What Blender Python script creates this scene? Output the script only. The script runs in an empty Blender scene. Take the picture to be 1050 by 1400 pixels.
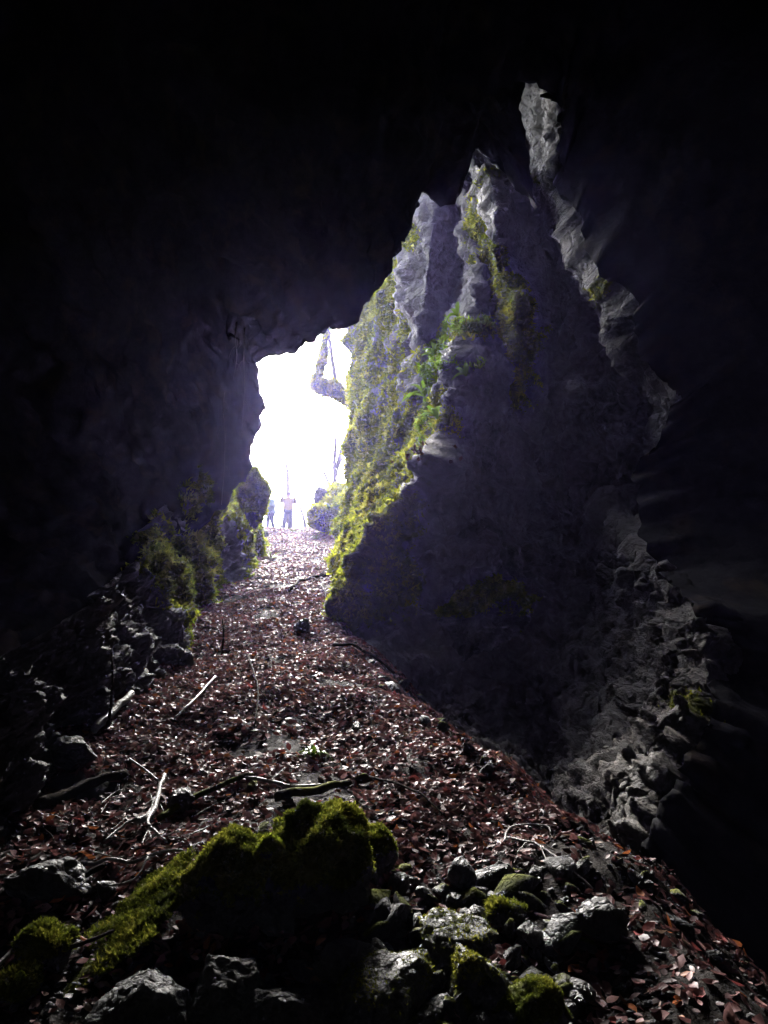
import bpy, math, random
import numpy as np
from mathutils import Vector

# ------------------------------------------------------------------ camera, sky, sun, exposure
SC = bpy.context.scene
COL = SC.collection
F = 1018.0                      # focal length in photograph pixels (1050 x 1400)
PITCH = math.radians(20.0)
CAM_Z = 2.0
SUN_AZ, SUN_EL = -9.0, 39.0     # degrees; azimuth measured from +Y towards +X

cam_d = bpy.data.cameras.new('camera')
cam = bpy.data.objects.new('camera', cam_d)
COL.objects.link(cam)
cam.location = (0, 0, CAM_Z)
cam.rotation_euler = (math.radians(90) + PITCH, 0, 0)
cam_d.sensor_fit = 'VERTICAL'
cam_d.sensor_height = 24.0
cam_d.lens = 24.0 * F / 1400.0
cam_d.clip_start = 0.05
cam_d.clip_end = 500.0
SC.camera = cam

world = bpy.data.worlds.new('World')
SC.world = world
world.use_nodes = True
wn = world.node_tree.nodes
wl = world.node_tree.links
wn.clear()
sky = wn.new('ShaderNodeTexSky')
sky.sky_type = 'NISHITA'
sky.sun_disc = False
sky.sun_elevation = math.radians(SUN_EL)
sky.sun_rotation = math.radians(SUN_AZ)
sky.air_density = 1.0
sky.dust_density = 4.0
sky.ozone_density = 1.0
bg = wn.new('ShaderNodeBackground')
bg.inputs['Strength'].default_value = 0.15
wo = wn.new('ShaderNodeOutputWorld')
hs = wn.new('ShaderNodeHueSaturation')          # thin high cloud: a paler sky
hs.inputs['Saturation'].default_value = 0.45
wl.new(sky.outputs[0], hs.inputs['Color'])
wl.new(hs.outputs[0], bg.inputs[0])
wl.new(bg.outputs[0], wo.inputs[0])

sun_d = bpy.data.lights.new('sun', 'SUN')
sun_d.energy = 1.5
sun_d.angle = math.radians(22)
sun_d.color = (1.0, 0.965, 0.92)
sun = bpy.data.objects.new('sun', sun_d)
COL.objects.link(sun)
_az, _el = math.radians(SUN_AZ), math.radians(SUN_EL)
_to_sun = Vector((math.sin(_az) * math.cos(_el), math.cos(_az) * math.cos(_el), math.sin(_el)))
sun.rotation_euler = _to_sun.to_track_quat('Z', 'Y').to_euler()
sun.location = (0, 60, 60)

SC.view_settings.view_transform = 'Standard'
SC.view_settings.look = 'None'
SC.view_settings.gamma = 1.0
SC.view_settings.use_curve_mapping = False
SC.view_settings.exposure = 3.45
SC.render.engine = 'CYCLES'
cy = SC.cycles
cy.max_bounces = 5
cy.diffuse_bounces = 0
cy.glossy_bounces = 2
cy.transmission_bounces = 2
cy.transparent_max_bounces = 8
cy.volume_bounces = 0
cy.use_denoising = True
cy.denoiser = 'OPENIMAGEDENOISE'
cy.sample_clamp_indirect = 4.0
cy.caustics_reflective = False
cy.caustics_refractive = False

rng = np.random.default_rng(7)
random.seed(7)

# ------------------------------------------------------------------ noise
_perm = rng.permutation(256)
_perm = np.concatenate([_perm, _perm, _perm])
_grad = np.array([[1,1,0],[-1,1,0],[1,-1,0],[-1,-1,0],[1,0,1],[-1,0,1],[1,0,-1],[-1,0,-1],
                  [0,1,1],[0,-1,1],[0,1,-1],[0,-1,-1],[1,1,0],[-1,1,0],[0,-1,1],[0,-1,-1]], float)

def perlin(p):
    p = np.asarray(p, float)
    i = np.floor(p).astype(int)
    f = p - i
    i &= 255
    u = f * f * f * (f * (f * 6 - 15) + 10)
    out = 0.0
    for dx in (0, 1):
        wx = u[..., 0] if dx else 1 - u[..., 0]
        for dy in (0, 1):
            wy = u[..., 1] if dy else 1 - u[..., 1]
            for dz in (0, 1):
                wz = u[..., 2] if dz else 1 - u[..., 2]
                h = _perm[_perm[_perm[(i[..., 0] + dx) & 255] + ((i[..., 1] + dy) & 255)] + ((i[..., 2] + dz) & 255)] & 15
                g = _grad[h]
                d = g[..., 0] * (f[..., 0] - dx) + g[..., 1] * (f[..., 1] - dy) + g[..., 2] * (f[..., 2] - dz)
                out = out + wx * wy * wz * d
    return out

def fbm(p, freq, octv=4, gain=0.5, off=0.0):
    p = np.asarray(p, float) * freq + off
    a, s = 1.0, 0.0
    for k in range(octv):
        s = s + a * perlin(p)
        p = p * 2.03 + 17.3
        a *= gain
    return s

def ridged(p, freq, octv=4, gain=0.5, off=0.0):
    p = np.asarray(p, float) * freq + off
    a, s = 1.0, 0.0
    for k in range(octv):
        s = s + a * (1.0 - 2.2 * np.abs(perlin(p)))
        p = p * 2.07 + 9.1
        a *= gain
    return s

def crag(p, freq, off=0.0):
    """blocky broken-rock relief, -1..1: terraces of a warped noise"""
    w = np.stack([fbm(p, freq, 2, off=off + 3), fbm(p, freq, 2, off=off + 31), fbm(p, freq, 2, off=off + 57)], -1)
    n = fbm(p + w * 0.35 / freq, freq, 2, off=off) * 4.0
    k = np.floor(n)
    t = n - k
    return (k + np.clip((t - 0.35) / 0.3, 0, 1)) / 4.0

def smooth(a, b, x):
    t = np.clip((x - a) / (b - a), 0, 1)
    return t * t * (3 - 2 * t)

# ------------------------------------------------------------------ pixels to places
_cp, _sp = math.cos(PITCH), math.sin(PITCH)

def P(px, py, Y):
    """place seen at a photograph pixel, at forward distance Y"""
    a = (np.asarray(px, float) - 525) / F
    b = -(np.asarray(py, float) - 700) / F
    dy = _cp - b * _sp
    dz = _sp + b * _cp
    t = np.asarray(Y, float) / dy
    return np.stack(np.broadcast_arrays(a * t, np.asarray(Y, float), CAM_Z + dz * t), -1)

def project(p):
    x, y, z = p[..., 0], p[..., 1], p[..., 2] - CAM_Z
    d = y * _cp + z * _sp
    u = -y * _sp + z * _cp
    d = np.where(np.abs(d) < 1e-6, 1e-6, d)
    return 525 + F * x / d, 700 - F * u / d, d

S_SLOPE = 0.406

def ground_base(x, y):
    x = np.asarray(x, float); y = np.asarray(y, float)
    z = np.where(y < 30, S_SLOPE * y, S_SLOPE * 30 + 0.08 * (y - 30) - 0.01 * (y - 30) ** 2)
    z = np.where(y < 0.0, 0.12 * y, z)
    x0 = np.interp(y, [-10, 2.5, 3.4, 4.8, 6.2, 7.5, 9.5, 12, 15], [1.3, 1.25, 1.15, 0.72, 0.16, -0.2, -0.75, 0.2, 3.0])
    p_ = np.stack(np.broadcast_arrays(x, y, np.zeros_like(x + y)), -1)
    x0 = x0 + 0.22 * fbm(p_, 1.1, 3, 0.6, 15.0)
    e = x - x0
    drop = np.where(e > 0, 1.0 * e - 0.25 * (1 - np.exp(-e * 4)), 0)
    drop = np.minimum(drop, 4.2)
    e2 = -2.6 - x
    drop2 = np.where((e2 > 0) & (y < 6), np.minimum(0.5 * e2, 1.0), 0) * smooth(6, 3, y)
    return z - drop - drop2

def ground_z(x, y):
    x = np.asarray(x, float); y = np.asarray(y, float)
    p = np.stack(np.broadcast_arrays(x, y, np.zeros_like(x + y)), -1)
    z = ground_base(x, y)
    near = smooth(11, 5, y)
    z = z + 0.10 * fbm(p, 0.55, 3) + 0.06 * fbm(p, 1.9, 3, off=5.2) + 0.014 * fbm(p, 6.0, 2, off=8.8)
    return z

def G(px, py):
    """where the pixel's ray meets the ground"""
    Ys = np.concatenate([np.linspace(1.2, 12, 700), np.linspace(12, 32, 500)])
    q = P(px, py, Ys)
    h = q[:, 2] - ground_z(q[:, 0], q[:, 1])
    k = np.argmax(h < 0)
    if not (h < 0).any():
        k = len(Ys) - 1
    v = q[k].copy()
    v[2] = ground_z(v[0], v[1])
    return v

# ------------------------------------------------------------------ mesh helpers
def mesh_from(name, V, Fc, mats, smooth_shade=True, attrs=None, cols=None, mat_idx=None):
    V = np.ascontiguousarray(V, np.float32).reshape(-1, 3)
    me = bpy.data.meshes.new(name)
    if isinstance(Fc, np.ndarray):
        n, k = Fc.shape
        me.vertices.add(len(V)); me.vertices.foreach_set('co', V.ravel())
        me.loops.add(n * k); me.loops.foreach_set('vertex_index', Fc.astype(np.int32).ravel())
        me.polygons.add(n)
        me.polygons.foreach_set('loop_start', np.arange(0, n * k, k, dtype=np.int32))
        me.update(calc_edges=True)
    else:
        me.from_pydata([tuple(v) for v in V], [], Fc)
    if smooth_shade:
        me.polygons.foreach_set('use_smooth', np.ones(len(me.polygons), bool))
    for m in (mats if isinstance(mats, (list, tuple)) else [mats]):
        me.materials.append(m)
    for nm, a in (attrs or {}).items():
        at = me.attributes.new(nm, 'FLOAT', 'POINT')
        at.data.foreach_set('value', np.ascontiguousarray(a, np.float32).ravel())
    for nm, a in (cols or {}).items():
        at = me.attributes.new(nm, 'FLOAT_COLOR', 'POINT')
        a = np.concatenate([np.asarray(a).reshape(-1, 3), np.ones((len(V), 1))], 1)
        at.data.foreach_set('color', np.ascontiguousarray(a, np.float32).ravel())
    if mat_idx is not None:
        me.polygons.foreach_set('material_index', np.asarray(mat_idx, np.int32))
    me.validate()
    me.update()
    return me

def put(name, me, parent=None, label=None, cat=None, group=None, kind=None, loc=None):
    o = bpy.data.objects.new(name, me)
    COL.objects.link(o)
    if parent is not None:
        o.parent = parent
    if loc is not None:
        o.location = loc
    if label: o['label'] = label
    if cat: o['category'] = cat
    if group: o['group'] = group
    if kind: o['kind'] = kind
    return o

def empty(name, loc, label, cat, group=None):
    return put(name, None, None, label, cat, group, None, tuple(float(c) for c in loc))

def grid_faces(n, m):
    i, j = np.meshgrid(np.arange(n - 1), np.arange(m - 1), indexing='ij')
    a = (i * m + j).ravel()
    return np.stack([a, a + 1, a + m + 1, a + m], 1)

def grid_normals(V):
    du = np.gradient(V, axis=0); dv = np.gradient(V, axis=1)
    n = np.cross(du, dv)
    return n / (np.linalg.norm(n, axis=-1, keepdims=True) + 1e-9)

def tube(pts, radii, seg=7, jitter=0.0, seed=0):
    """tapered, slightly knobbly tube along a polyline -> verts, faces"""
    r = np.random.default_rng(seed)
    pts = np.asarray(pts, float); n = len(pts)
    tan = np.gradient(pts, axis=0)
    tan /= np.linalg.norm(tan, axis=1, keepdims=True) + 1e-9
    ref = np.array([0.13, 0.21, 0.97])
    V = []
    for k in range(n):
        t = tan[k]
        a = np.cross(t, ref)
        if np.linalg.norm(a) < 0.05: a = np.cross(t, [1, 0, 0])
        a /= np.linalg.norm(a); b = np.cross(t, a)
        an = np.linspace(0, 2 * math.pi, seg, endpoint=False)
        rr = radii[k] * (1 + jitter * r.uniform(-1, 1, seg))
        V.append(pts[k] + np.outer(np.cos(an) * rr, a) + np.outer(np.sin(an) * rr, b))
    V = np.concatenate(V)
    Fs = []
    for k in range(n - 1):
        for s in range(seg):
            s2 = (s + 1) % seg
            Fs.append((k * seg + s, k * seg + s2, (k + 1) * seg + s2, (k + 1) * seg + s))
    Fs.append(tuple(range(seg))[::-1]); Fs.append(tuple(range((n - 1) * seg, n * seg)))
    return V, Fs

def join(parts):
    V, Fs, o = [], [], 0
    for v, f in parts:
        V.append(v); Fs += [tuple(i + o for i in q) for q in f]; o += len(v)
    return np.concatenate(V), Fs

def spline(pts, n):
    """Catmull-Rom through points"""
    pts = np.asarray(pts, float)
    if len(pts) == 2:
        pts = np.array([pts[0], pts.mean(0), pts[1]])
    q = np.concatenate([[2 * pts[0] - pts[1]], pts, [2 * pts[-1] - pts[-2]]])
    t = np.linspace(0, len(pts) - 1 - 1e-6, n)
    i = t.astype(int); f = (t - i)[:, None]
    p0, p1, p2, p3 = q[i], q[i + 1], q[i + 2], q[i + 3]
    return 0.5 * (2 * p1 + (p2 - p0) * f + (2 * p0 - 5 * p1 + 4 * p2 - p3) * f ** 2 + (3 * p1 - p0 - 3 * p2 + p3) * f ** 3)

# ------------------------------------------------------------------ materials
def new_mat(name):
    m = bpy.data.materials.new(name)
    m.use_nodes = True
    nt = m.node_tree
    nt.nodes.clear()
    out = nt.nodes.new('ShaderNodeOutputMaterial')
    b = nt.nodes.new('ShaderNodeBsdfPrincipled')
    nt.links.new(b.outputs[0], out.inputs[0])
    return m, nt, b

def nd(nt, t, **kw):
    n = nt.nodes.new(t)
    for k, v in kw.items():
        if k.startswith('i_'):
            n.inputs[int(k[2:])].default_value = v
        else:
            setattr(n, k, v)
    return n

def noise_node(nt, vec, scale, detail=5, rough=0.6):
    n = nt.nodes.new('ShaderNodeTexNoise')
    n.inputs['Scale'].default_value = scale
    n.inputs['Detail'].default_value = detail
    n.inputs['Roughness'].default_value = rough
    nt.links.new(vec, n.inputs['Vector'])
    return n.outputs['Fac']

def ramp(nt, fac, stops):
    r = nt.nodes.new('ShaderNodeValToRGB')
    e = r.color_ramp.elements
    while len(e) < len(stops): e.new(0.5)
    for el, (p, c) in zip(e, stops):
        el.position = p
        el.color = (*c, 1) if len(c) == 3 else c
    nt.links.new(fac, r.inputs[0])
    return r.outputs[0]

def mixc(nt, fac, a, b):
    m = nt.nodes.new('ShaderNodeMix'); m.data_type = 'RGBA'
    if isinstance(fac, float): m.inputs[0].default_value = fac
    else: nt.links.new(fac, m.inputs[0])
    for s, v in ((6, a), (7, b)):
        if isinstance(v, tuple): m.inputs[s].default_value = (*v, 1)
        else: nt.links.new(v, m.inputs[s])
    return m.outputs[2]

def math_node(nt, op, a, b=None, clamp=False):
    m = nt.nodes.new('ShaderNodeMath'); m.operation = op; m.use_clamp = clamp
    for s, v in ((0, a), (1, b)):
        if v is None: continue
        if isinstance(v, (int, float)): m.inputs[s].default_value = v
        else: nt.links.new(v, m.inputs[s])
    return m.outputs[0]

def maprange(nt, v, a, b, c=0.0, d=1.0):
    m = nt.nodes.new('ShaderNodeMapRange')
    nt.links.new(v, m.inputs[0])
    for k, x in enumerate((a, b, c, d)): m.inputs[k + 1].default_value = x
    return m.outputs[0]

MOSS_STOPS = [(0.25, (0.05, 0.065, 0.01)), (0.5, (0.15, 0.17, 0.022)), (0.78, (0.30, 0.29, 0.04))]

def rock_material(name, dark, light, wet=0.4, moss='attr', scale=1.0, rust=(0.16, 0.10, 0.055), rust_amt=0.35, spec=0.5, bump=0.85):
    m, nt, b = new_mat(name)
    geo = nt.nodes.new('ShaderNodeNewGeometry')
    pos = geo.outputs['Position']
    n1 = noise_node(nt, pos, 0.9 * scale, 6, 0.62)
    n2 = noise_node(nt, pos, 7.0 * scale, 6, 0.65)
    n3 = noise_node(nt, pos, 34.0 * scale, 4, 0.6)
    c = ramp(nt, math_node(nt, 'ADD', math_node(nt, 'MULTIPLY', n1, 0.55), math_node(nt, 'MULTIPLY', n2, 0.45)),
             [(0.33, dark), (0.52, tuple((d + l) / 2 for d, l in zip(dark, light))), (0.68, light)])
    rn = noise_node(nt, pos, 1.7 * scale, 5, 0.6)
    c = mixc(nt, math_node(nt, 'MULTIPLY', maprange(nt, rn, 0.52, 0.7), rust_amt), c, rust)
    # pale calcite speckle
    c = mixc(nt, math_node(nt, 'MULTIPLY', maprange(nt, n3, 0.62, 0.75), 0.35), c, tuple(min(1, l * 1.7) for l in light))
    mn = noise_node(nt, pos, 5.0, 5, 0.7)
    mcol = ramp(nt, noise_node(nt, pos, 9.0, 6, 0.75), MOSS_STOPS)
    if moss == 'attr':
        at = nd(nt, 'ShaderNodeAttribute', attribute_name='moss')
        mf = math_node(nt, 'ADD', at.outputs['Fac'], math_node(nt, 'MULTIPLY', math_node(nt, 'SUBTRACT', mn, 0.5), 1.2))
        mf = maprange(nt, mf, 0.38, 0.6)
    elif moss == 'top':
        sep = nt.nodes.new('ShaderNodeSeparateXYZ'); nt.links.new(geo.outputs['Normal'], sep.inputs[0])
        oi = nt.nodes.new('ShaderNodeObjectInfo')
        up = math_node(nt, 'MULTIPLY', sep.outputs[2], maprange(nt, oi.outputs['Random'], 0.45, 0.9))
        mf = maprange(nt, math_node(nt, 'ADD', up, math_node(nt, 'MULTIPLY', math_node(nt, 'SUBTRACT', mn, 0.5), 1.6)), 0.35, 0.6)
    else:
        mf = None
    rough = maprange(nt, noise_node(nt, pos, 3.0 * scale, 4, 0.6), 0.35, 0.65, 0.85 - 0.55 * wet, 0.95 - 0.3 * wet)
    if mf is not None:
        c = mixc(nt, mf, c, mcol)
        rough = math_node(nt, 'MAXIMUM', rough, mf)
    nt.links.new(c, b.inputs['Base Color'])
    nt.links.new(rough, b.inputs['Roughness'])
    b.inputs['Specular IOR Level'].default_value = spec
    h = math_node(nt, 'ADD', math_node(nt, 'MULTIPLY', n2, 0.10), math_node(nt, 'MULTIPLY', n3, 0.03))
    n4 = noise_node(nt, pos, 2.4 * scale, 5, 0.6)
    h = math_node(nt, 'ADD', h, math_node(nt, 'MULTIPLY', n4, 0.14))
    rg = nt.nodes.new('ShaderNodeTexNoise'); rg.noise_type = 'RIDGED_MULTIFRACTAL'
    rg.inputs['Scale'].default_value = 5.0 * scale; rg.inputs['Detail'].default_value = 6
    nt.links.new(pos, rg.inputs['Vector'])
    h = math_node(nt, 'ADD', h, math_node(nt, 'MULTIPLY', rg.outputs[0], 0.035))
    vo = nt.nodes.new('ShaderNodeTexVoronoi'); vo.feature = 'DISTANCE_TO_EDGE'
    vo.inputs['Scale'].default_value = 3.2 * scale
    wv = nt.nodes.new('ShaderNodeVectorMath'); wv.operation = 'MULTIPLY_ADD'
    wnz = nt.nodes.new('ShaderNodeTexNoise'); wnz.inputs['Scale'].default_value = 3.0 * scale; wnz.inputs['Detail'].default_value = 4
    nt.links.new(pos, wnz.inputs['Vector']); nt.links.new(wnz.outputs['Color'], wv.inputs[0])
    wv.inputs[1].default_value = (0.5 / scale,) * 3; nt.links.new(pos, wv.inputs[2]); nt.links.new(wv.outputs[0], vo.inputs['Vector'])
    crk = maprange(nt, vo.outputs['Distance'], 0.0, 0.12)
    h = math_node(nt, 'ADD', h, math_node(nt, 'MULTIPLY', crk, 0.035))
    bp = nt.nodes.new('ShaderNodeBump')
    bp.inputs['Strength'].default_value = bump
    bp.inputs['Distance'].default_value = 1.0
    nt.links.new(h, bp.inputs['Height'])
    nt.links.new(bp.outputs[0], b.inputs['Normal'])
    return m

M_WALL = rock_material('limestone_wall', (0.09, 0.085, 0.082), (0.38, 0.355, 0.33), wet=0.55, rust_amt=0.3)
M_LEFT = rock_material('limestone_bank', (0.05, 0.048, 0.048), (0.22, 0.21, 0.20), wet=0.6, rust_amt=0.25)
M_CAVE = rock_material('shaded_cave_rock', (0.018, 0.018, 0.021), (0.055, 0.054, 0.060), spec=0.05, bump=0.15, wet=0.0, moss=None)  # darker than the wall rock: the chamber's shade is put into the colour
M_STONE = rock_material('loose_stone', (0.026, 0.026, 0.028), (0.12, 0.12, 0.123), wet=1.0, moss='top', scale=3.0, rust_amt=0.2)
M_BOULDER = rock_material('boulder_stone', (0.03, 0.03, 0.030), (0.125, 0.125, 0.125), wet=0.9, moss='attr', scale=2.0, rust_amt=0.2)

def soil_material():
    m, nt, b = new_mat('soil')
    geo = nt.nodes.new('ShaderNodeNewGeometry'); pos = geo.outputs['Position']
    n1 = noise_node(nt, pos, 2.0, 6, 0.65); n2 = noise_node(nt, pos, 22.0, 6, 0.7); n3 = noise_node(nt, pos, 70.0, 3, 0.6)
    c = ramp(nt, math_node(nt, 'ADD', math_node(nt, 'MULTIPLY', n1, 0.4), math_node(nt, 'MULTIPLY', n2, 0.6)),
             [(0.35, (0.010, 0.008, 0.007)), (0.52, (0.032, 0.024, 0.020)), (0.68, (0.085, 0.062, 0.050))])
    nt.links.new(c, b.inputs['Base Color'])
    nt.links.new(maprange(nt, n2, 0.4, 0.65, 0.75, 0.95), b.inputs['Roughness'])
    b.inputs['Specular IOR Level'].default_value = 0.2
    h = math_node(nt, 'ADD', math_node(nt, 'MULTIPLY', n2, 0.05), math_node(nt, 'MULTIPLY', n3, 0.02))
    bp = nt.nodes.new('ShaderNodeBump'); bp.inputs['Strength'].default_value = 1.0; bp.inputs['Distance'].default_value = 1.0
    nt.links.new(h, bp.inputs['Height']); nt.links.new(bp.outputs[0], b.inputs['Normal'])
    return m
M_SOIL = soil_material()

def colour_attr_material(name, attr, rough, spec=0.5, translucent=0.0, vary=0.0):
    m, nt, b = new_mat(name)
    at = nd(nt, 'ShaderNodeAttribute', attribute_name=attr)
    c = at.outputs['Color']
    if vary:
        geo = nt.nodes.new('ShaderNodeNewGeometry')
        n = noise_node(nt, geo.outputs['Position'], 60.0, 3, 0.6)
        c = mixc(nt, maprange(nt, n, 0.4, 0.7, 0.0, vary), c, (0.02, 0.015, 0.012))
    nt.links.new(c, b.inputs['Base Color'])
    b.inputs['Roughness'].default_value = rough
    b.inputs['Specular IOR Level'].default_value = spec
    if translucent:
        out = [n for n in nt.nodes if n.type == 'OUTPUT_MATERIAL'][0]
        tr = nt.nodes.new('ShaderNodeBsdfTranslucent'); nt.links.new(c, tr.inputs[0])
        mx = nt.nodes.new('ShaderNodeMixShader'); mx.inputs[0].default_value = translucent
        nt.links.new(b.outputs[0], mx.inputs[1]); nt.links.new(tr.outputs[0], mx.inputs[2])
        nt.links.new(mx.outputs[0], out.inputs[0])
    return m
M_LEAF = colour_attr_material('wet_dead_leaf', 'tint', 0.5, 0.27, 0.18, 0.35)
M_MOSS = colour_attr_material('moss_fibre', 'tint', 0.8, 0.2, 0.5)
M_FERN = colour_attr_material('fern_frond', 'tint', 0.4, 0.5, 0.3)

def leaf_object_material():
    m, nt, b = new_mat('wet_dead_leaf_single')
    oi = nt.nodes.new('ShaderNodeObjectInfo')
    c = ramp(nt, oi.outputs['Random'], [(0.0, (0.16, 0.068, 0.06)), (0.3, (0.25, 0.105, 0.085)), (0.55, (0.115, 0.06, 0.058)),
                                        (0.8, (0.34, 0.17, 0.12)), (0.95, (0.42, 0.14, 0.05))])
    geo = nt.nodes.new('ShaderNodeNewGeometry')
    n = noise_node(nt, geo.outputs['Position'], 70.0, 3, 0.6)
    c = mixc(nt, maprange(nt, n, 0.4, 0.7, 0.0, 0.5), c, (0.02, 0.015, 0.012))
    nt.links.new(c, b.inputs['Base Color'])
    b.inputs['Roughness'].default_value = 0.48
    b.inputs['Specular IOR Level'].default_value = 0.45
    return m
M_LEAF1 = leaf_object_material()

def bark_material(name, dark, light, rough=0.75, moss=0.0, spec=0.4):
    m, nt, b = new_mat(name)
    geo = nt.nodes.new('ShaderNodeNewGeometry'); pos = geo.outputs['Position']
    n1 = noise_node(nt, pos, 14.0, 6, 0.7); n2 = noise_node(nt, pos, 60.0, 3, 0.6)
    c = ramp(nt, n1, [(0.35, dark), (0.65, light)])
    if moss:
        mc = ramp(nt, noise_node(nt, pos, 12.0, 5, 0.7), MOSS_STOPS)
        c = mixc(nt, maprange(nt, noise_node(nt, pos, 3.5, 4, 0.6), 0.62 - moss * 0.35, 0.72 - moss * 0.35), c, mc)
    nt.links.new(c, b.inputs['Base Color'])
    b.inputs['Roughness'].default_value = rough
    b.inputs['Specular IOR Level'].default_value = spec
    bp = nt.nodes.new('ShaderNodeBump'); bp.inputs['Strength'].default_value = 0.7; bp.inputs['Distance'].default_value = 1.0
    h = math_node(nt, 'ADD', math_node(nt, 'MULTIPLY', n1, 0.02), math_node(nt, 'MULTIPLY', n2, 0.008))
    nt.links.new(h, bp.inputs['Height']); nt.links.new(bp.outputs[0], b.inputs['Normal'])
    return m
M_PALEWOOD = bark_material('bleached_wood', (0.16, 0.14, 0.13), (0.42, 0.39, 0.37), 0.45)
M_DARKWOOD = bark_material('wet_dark_bark', (0.02, 0.016, 0.014), (0.065, 0.05, 0.042), 0.9, spec=0.05)
M_MOSSWOOD = bark_material('mossy_bark', (0.025, 0.02, 0.016), (0.08, 0.06, 0.045), 0.9, 0.45, 0.1)
M_TREEBARK = bark_material('tree_bark', (0.10, 0.085, 0.07), (0.26, 0.22, 0.18), 0.8)
M_TREEMOSS = bark_material('mossy_tree_bark', (0.14, 0.12, 0.05), (0.30, 0.27, 0.12), 0.9, 0.6, 0.1)

def plain_material(name, col, rough=0.8, var=0.25, scale=30.0):
    m, nt, b = new_mat(name)
    tc = nt.nodes.new('ShaderNodeTexCoord')
    n = noise_node(nt, tc.outputs['Object'], scale, 4, 0.6)
    c = ramp(nt, n, [(0.3, tuple(x * (1 - var) for x in col)), (0.7, tuple(min(1, x * (1 + var)) for x in col))])
    nt.links.new(c, b.inputs['Base Color']); b.inputs['Roughness'].default_value = rough
    return m

# ------------------------------------------------------------------ moss tufts on a mesh
def moss_tufts(V, Fq, weight, n, size, seed, spread=0.7, tone=(1.0, 1.0, 1.0), clump=2.5, ref=None, gap=0.12):
    """n small tufts of 3 blades on quads with per-vertex weight -> mesh 'moss'"""
    r = np.random.default_rng(seed)
    V = np.asarray(V).reshape(-1, 3); w = np.asarray(weight).ravel()
    a, b, c, d = (V[Fq[:, k]] for k in range(4))
    nrm = np.cross(c - a, d - b); area = np.linalg.norm(nrm, axis=1)
    nrm = nrm / (area[:, None] + 1e-12)
    ctr = (a + c) / 2
    wf = area * w[Fq].mean(1) * (gap + smooth(-0.3, 0.3, fbm(ctr, clump, 3, off=seed * 0.7)))
    if wf.sum() <= 0: return None
    idx = r.choice(len(Fq), n, p=wf / wf.sum())
    u, v = r.random((2, n, 1))
    p = (a[idx] * (1 - u) + b[idx] * u) * (1 - v) + (d[idx] * (1 - u) + c[idx] * u) * v
    nn = nrm[idx]
    # orient outwards: towards the open side (camera or up)
    tocam = np.array([0, 0, CAM_Z]) - p
    flip = np.sign((nn * tocam).sum(1) + 1e-9); nn = nn * flip[:, None]
    cl = fbm(p, 5.0, 3, off=2.2)                       # clump tone
    sz = size * (0.6 + 0.9 * r.random((n, 1))) * (1 + 0.5 * cl[:, None])
    if ref:
        sz = sz * np.clip(np.linalg.norm(tocam, axis=1, keepdims=True) / ref, 0.3, 1.3)
    Vs, Fs, Cs = [], [], []
    base = np.array([[0.09, 0.125, 0.014], [0.21, 0.26, 0.024], [0.38, 0.40, 0.045]]) * np.array(tone)
    t = np.clip(0.5 + 0.9 * cl + 0.22 * r.standard_normal(n), 0, 1)[:, None]
    col = np.where(t < 0.5, base[0] * (1 - 2 * t) + base[1] * 2 * t, base[1] * (2 - 2 * t) + base[2] * (2 * t - 1))
    for k in range(3):
        dirn = nn + spread * r.standard_normal((n, 3)); dirn /= np.linalg.norm(dirn, axis=1, keepdims=True)
        side = np.cross(dirn, r.standard_normal((n, 3))); side /= np.linalg.norm(side, axis=1, keepdims=True) + 1e-9
        o = p - nn * size * 0.15 + r.standard_normal((n, 3)) * size * 0.35
        Vs.append(np.stack([o - side * sz * 0.22, o + side * sz * 0.22, o + dirn * sz], 1))
        Cs.append(np.repeat(col[:, None], 3, 1))
    V3 = np.stack(Vs, 1).reshape(-1, 3)
    C3 = np.stack(Cs, 1).reshape(-1, 3)
    F3 = np.arange(len(V3)).reshape(-1, 3)
    return mesh_from('moss', V3, F3, M_MOSS, False, cols={'tint': C3})

def gauss(px, py, cx, cy, rx, ry=None):
    ry = ry or rx
    return np.exp(-((px - cx) / rx) ** 2 - ((py - cy) / ry) ** 2)

# ================================================================== SETTING
# ---------------- ground
ys = np.concatenate([np.linspace(-14, 0.8, 24), np.geomspace(0.9, 31, 520), np.linspace(31.5, 48, 22)])
xs = np.concatenate([np.linspace(-26, -5.8, 22), np.linspace(-5.6, -3.0, 70), np.linspace(-2.97, 2.6, 300), np.linspace(2.65, 5, 40), np.linspace(5.3, 26, 20)])
gy, gx = np.meshgrid(ys, xs, indexing='ij')
gz = ground_z(gx, gy)
gp = np.stack([gx, gy, gz], -1)
gp[..., 2] += 0.03 * crag(gp, 2.6, 4.0) * smooth(9, 4, gy)
ground = put('ground', mesh_from('ground', gp, grid_faces(*gx.shape), M_SOIL), kind='structure')

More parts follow.
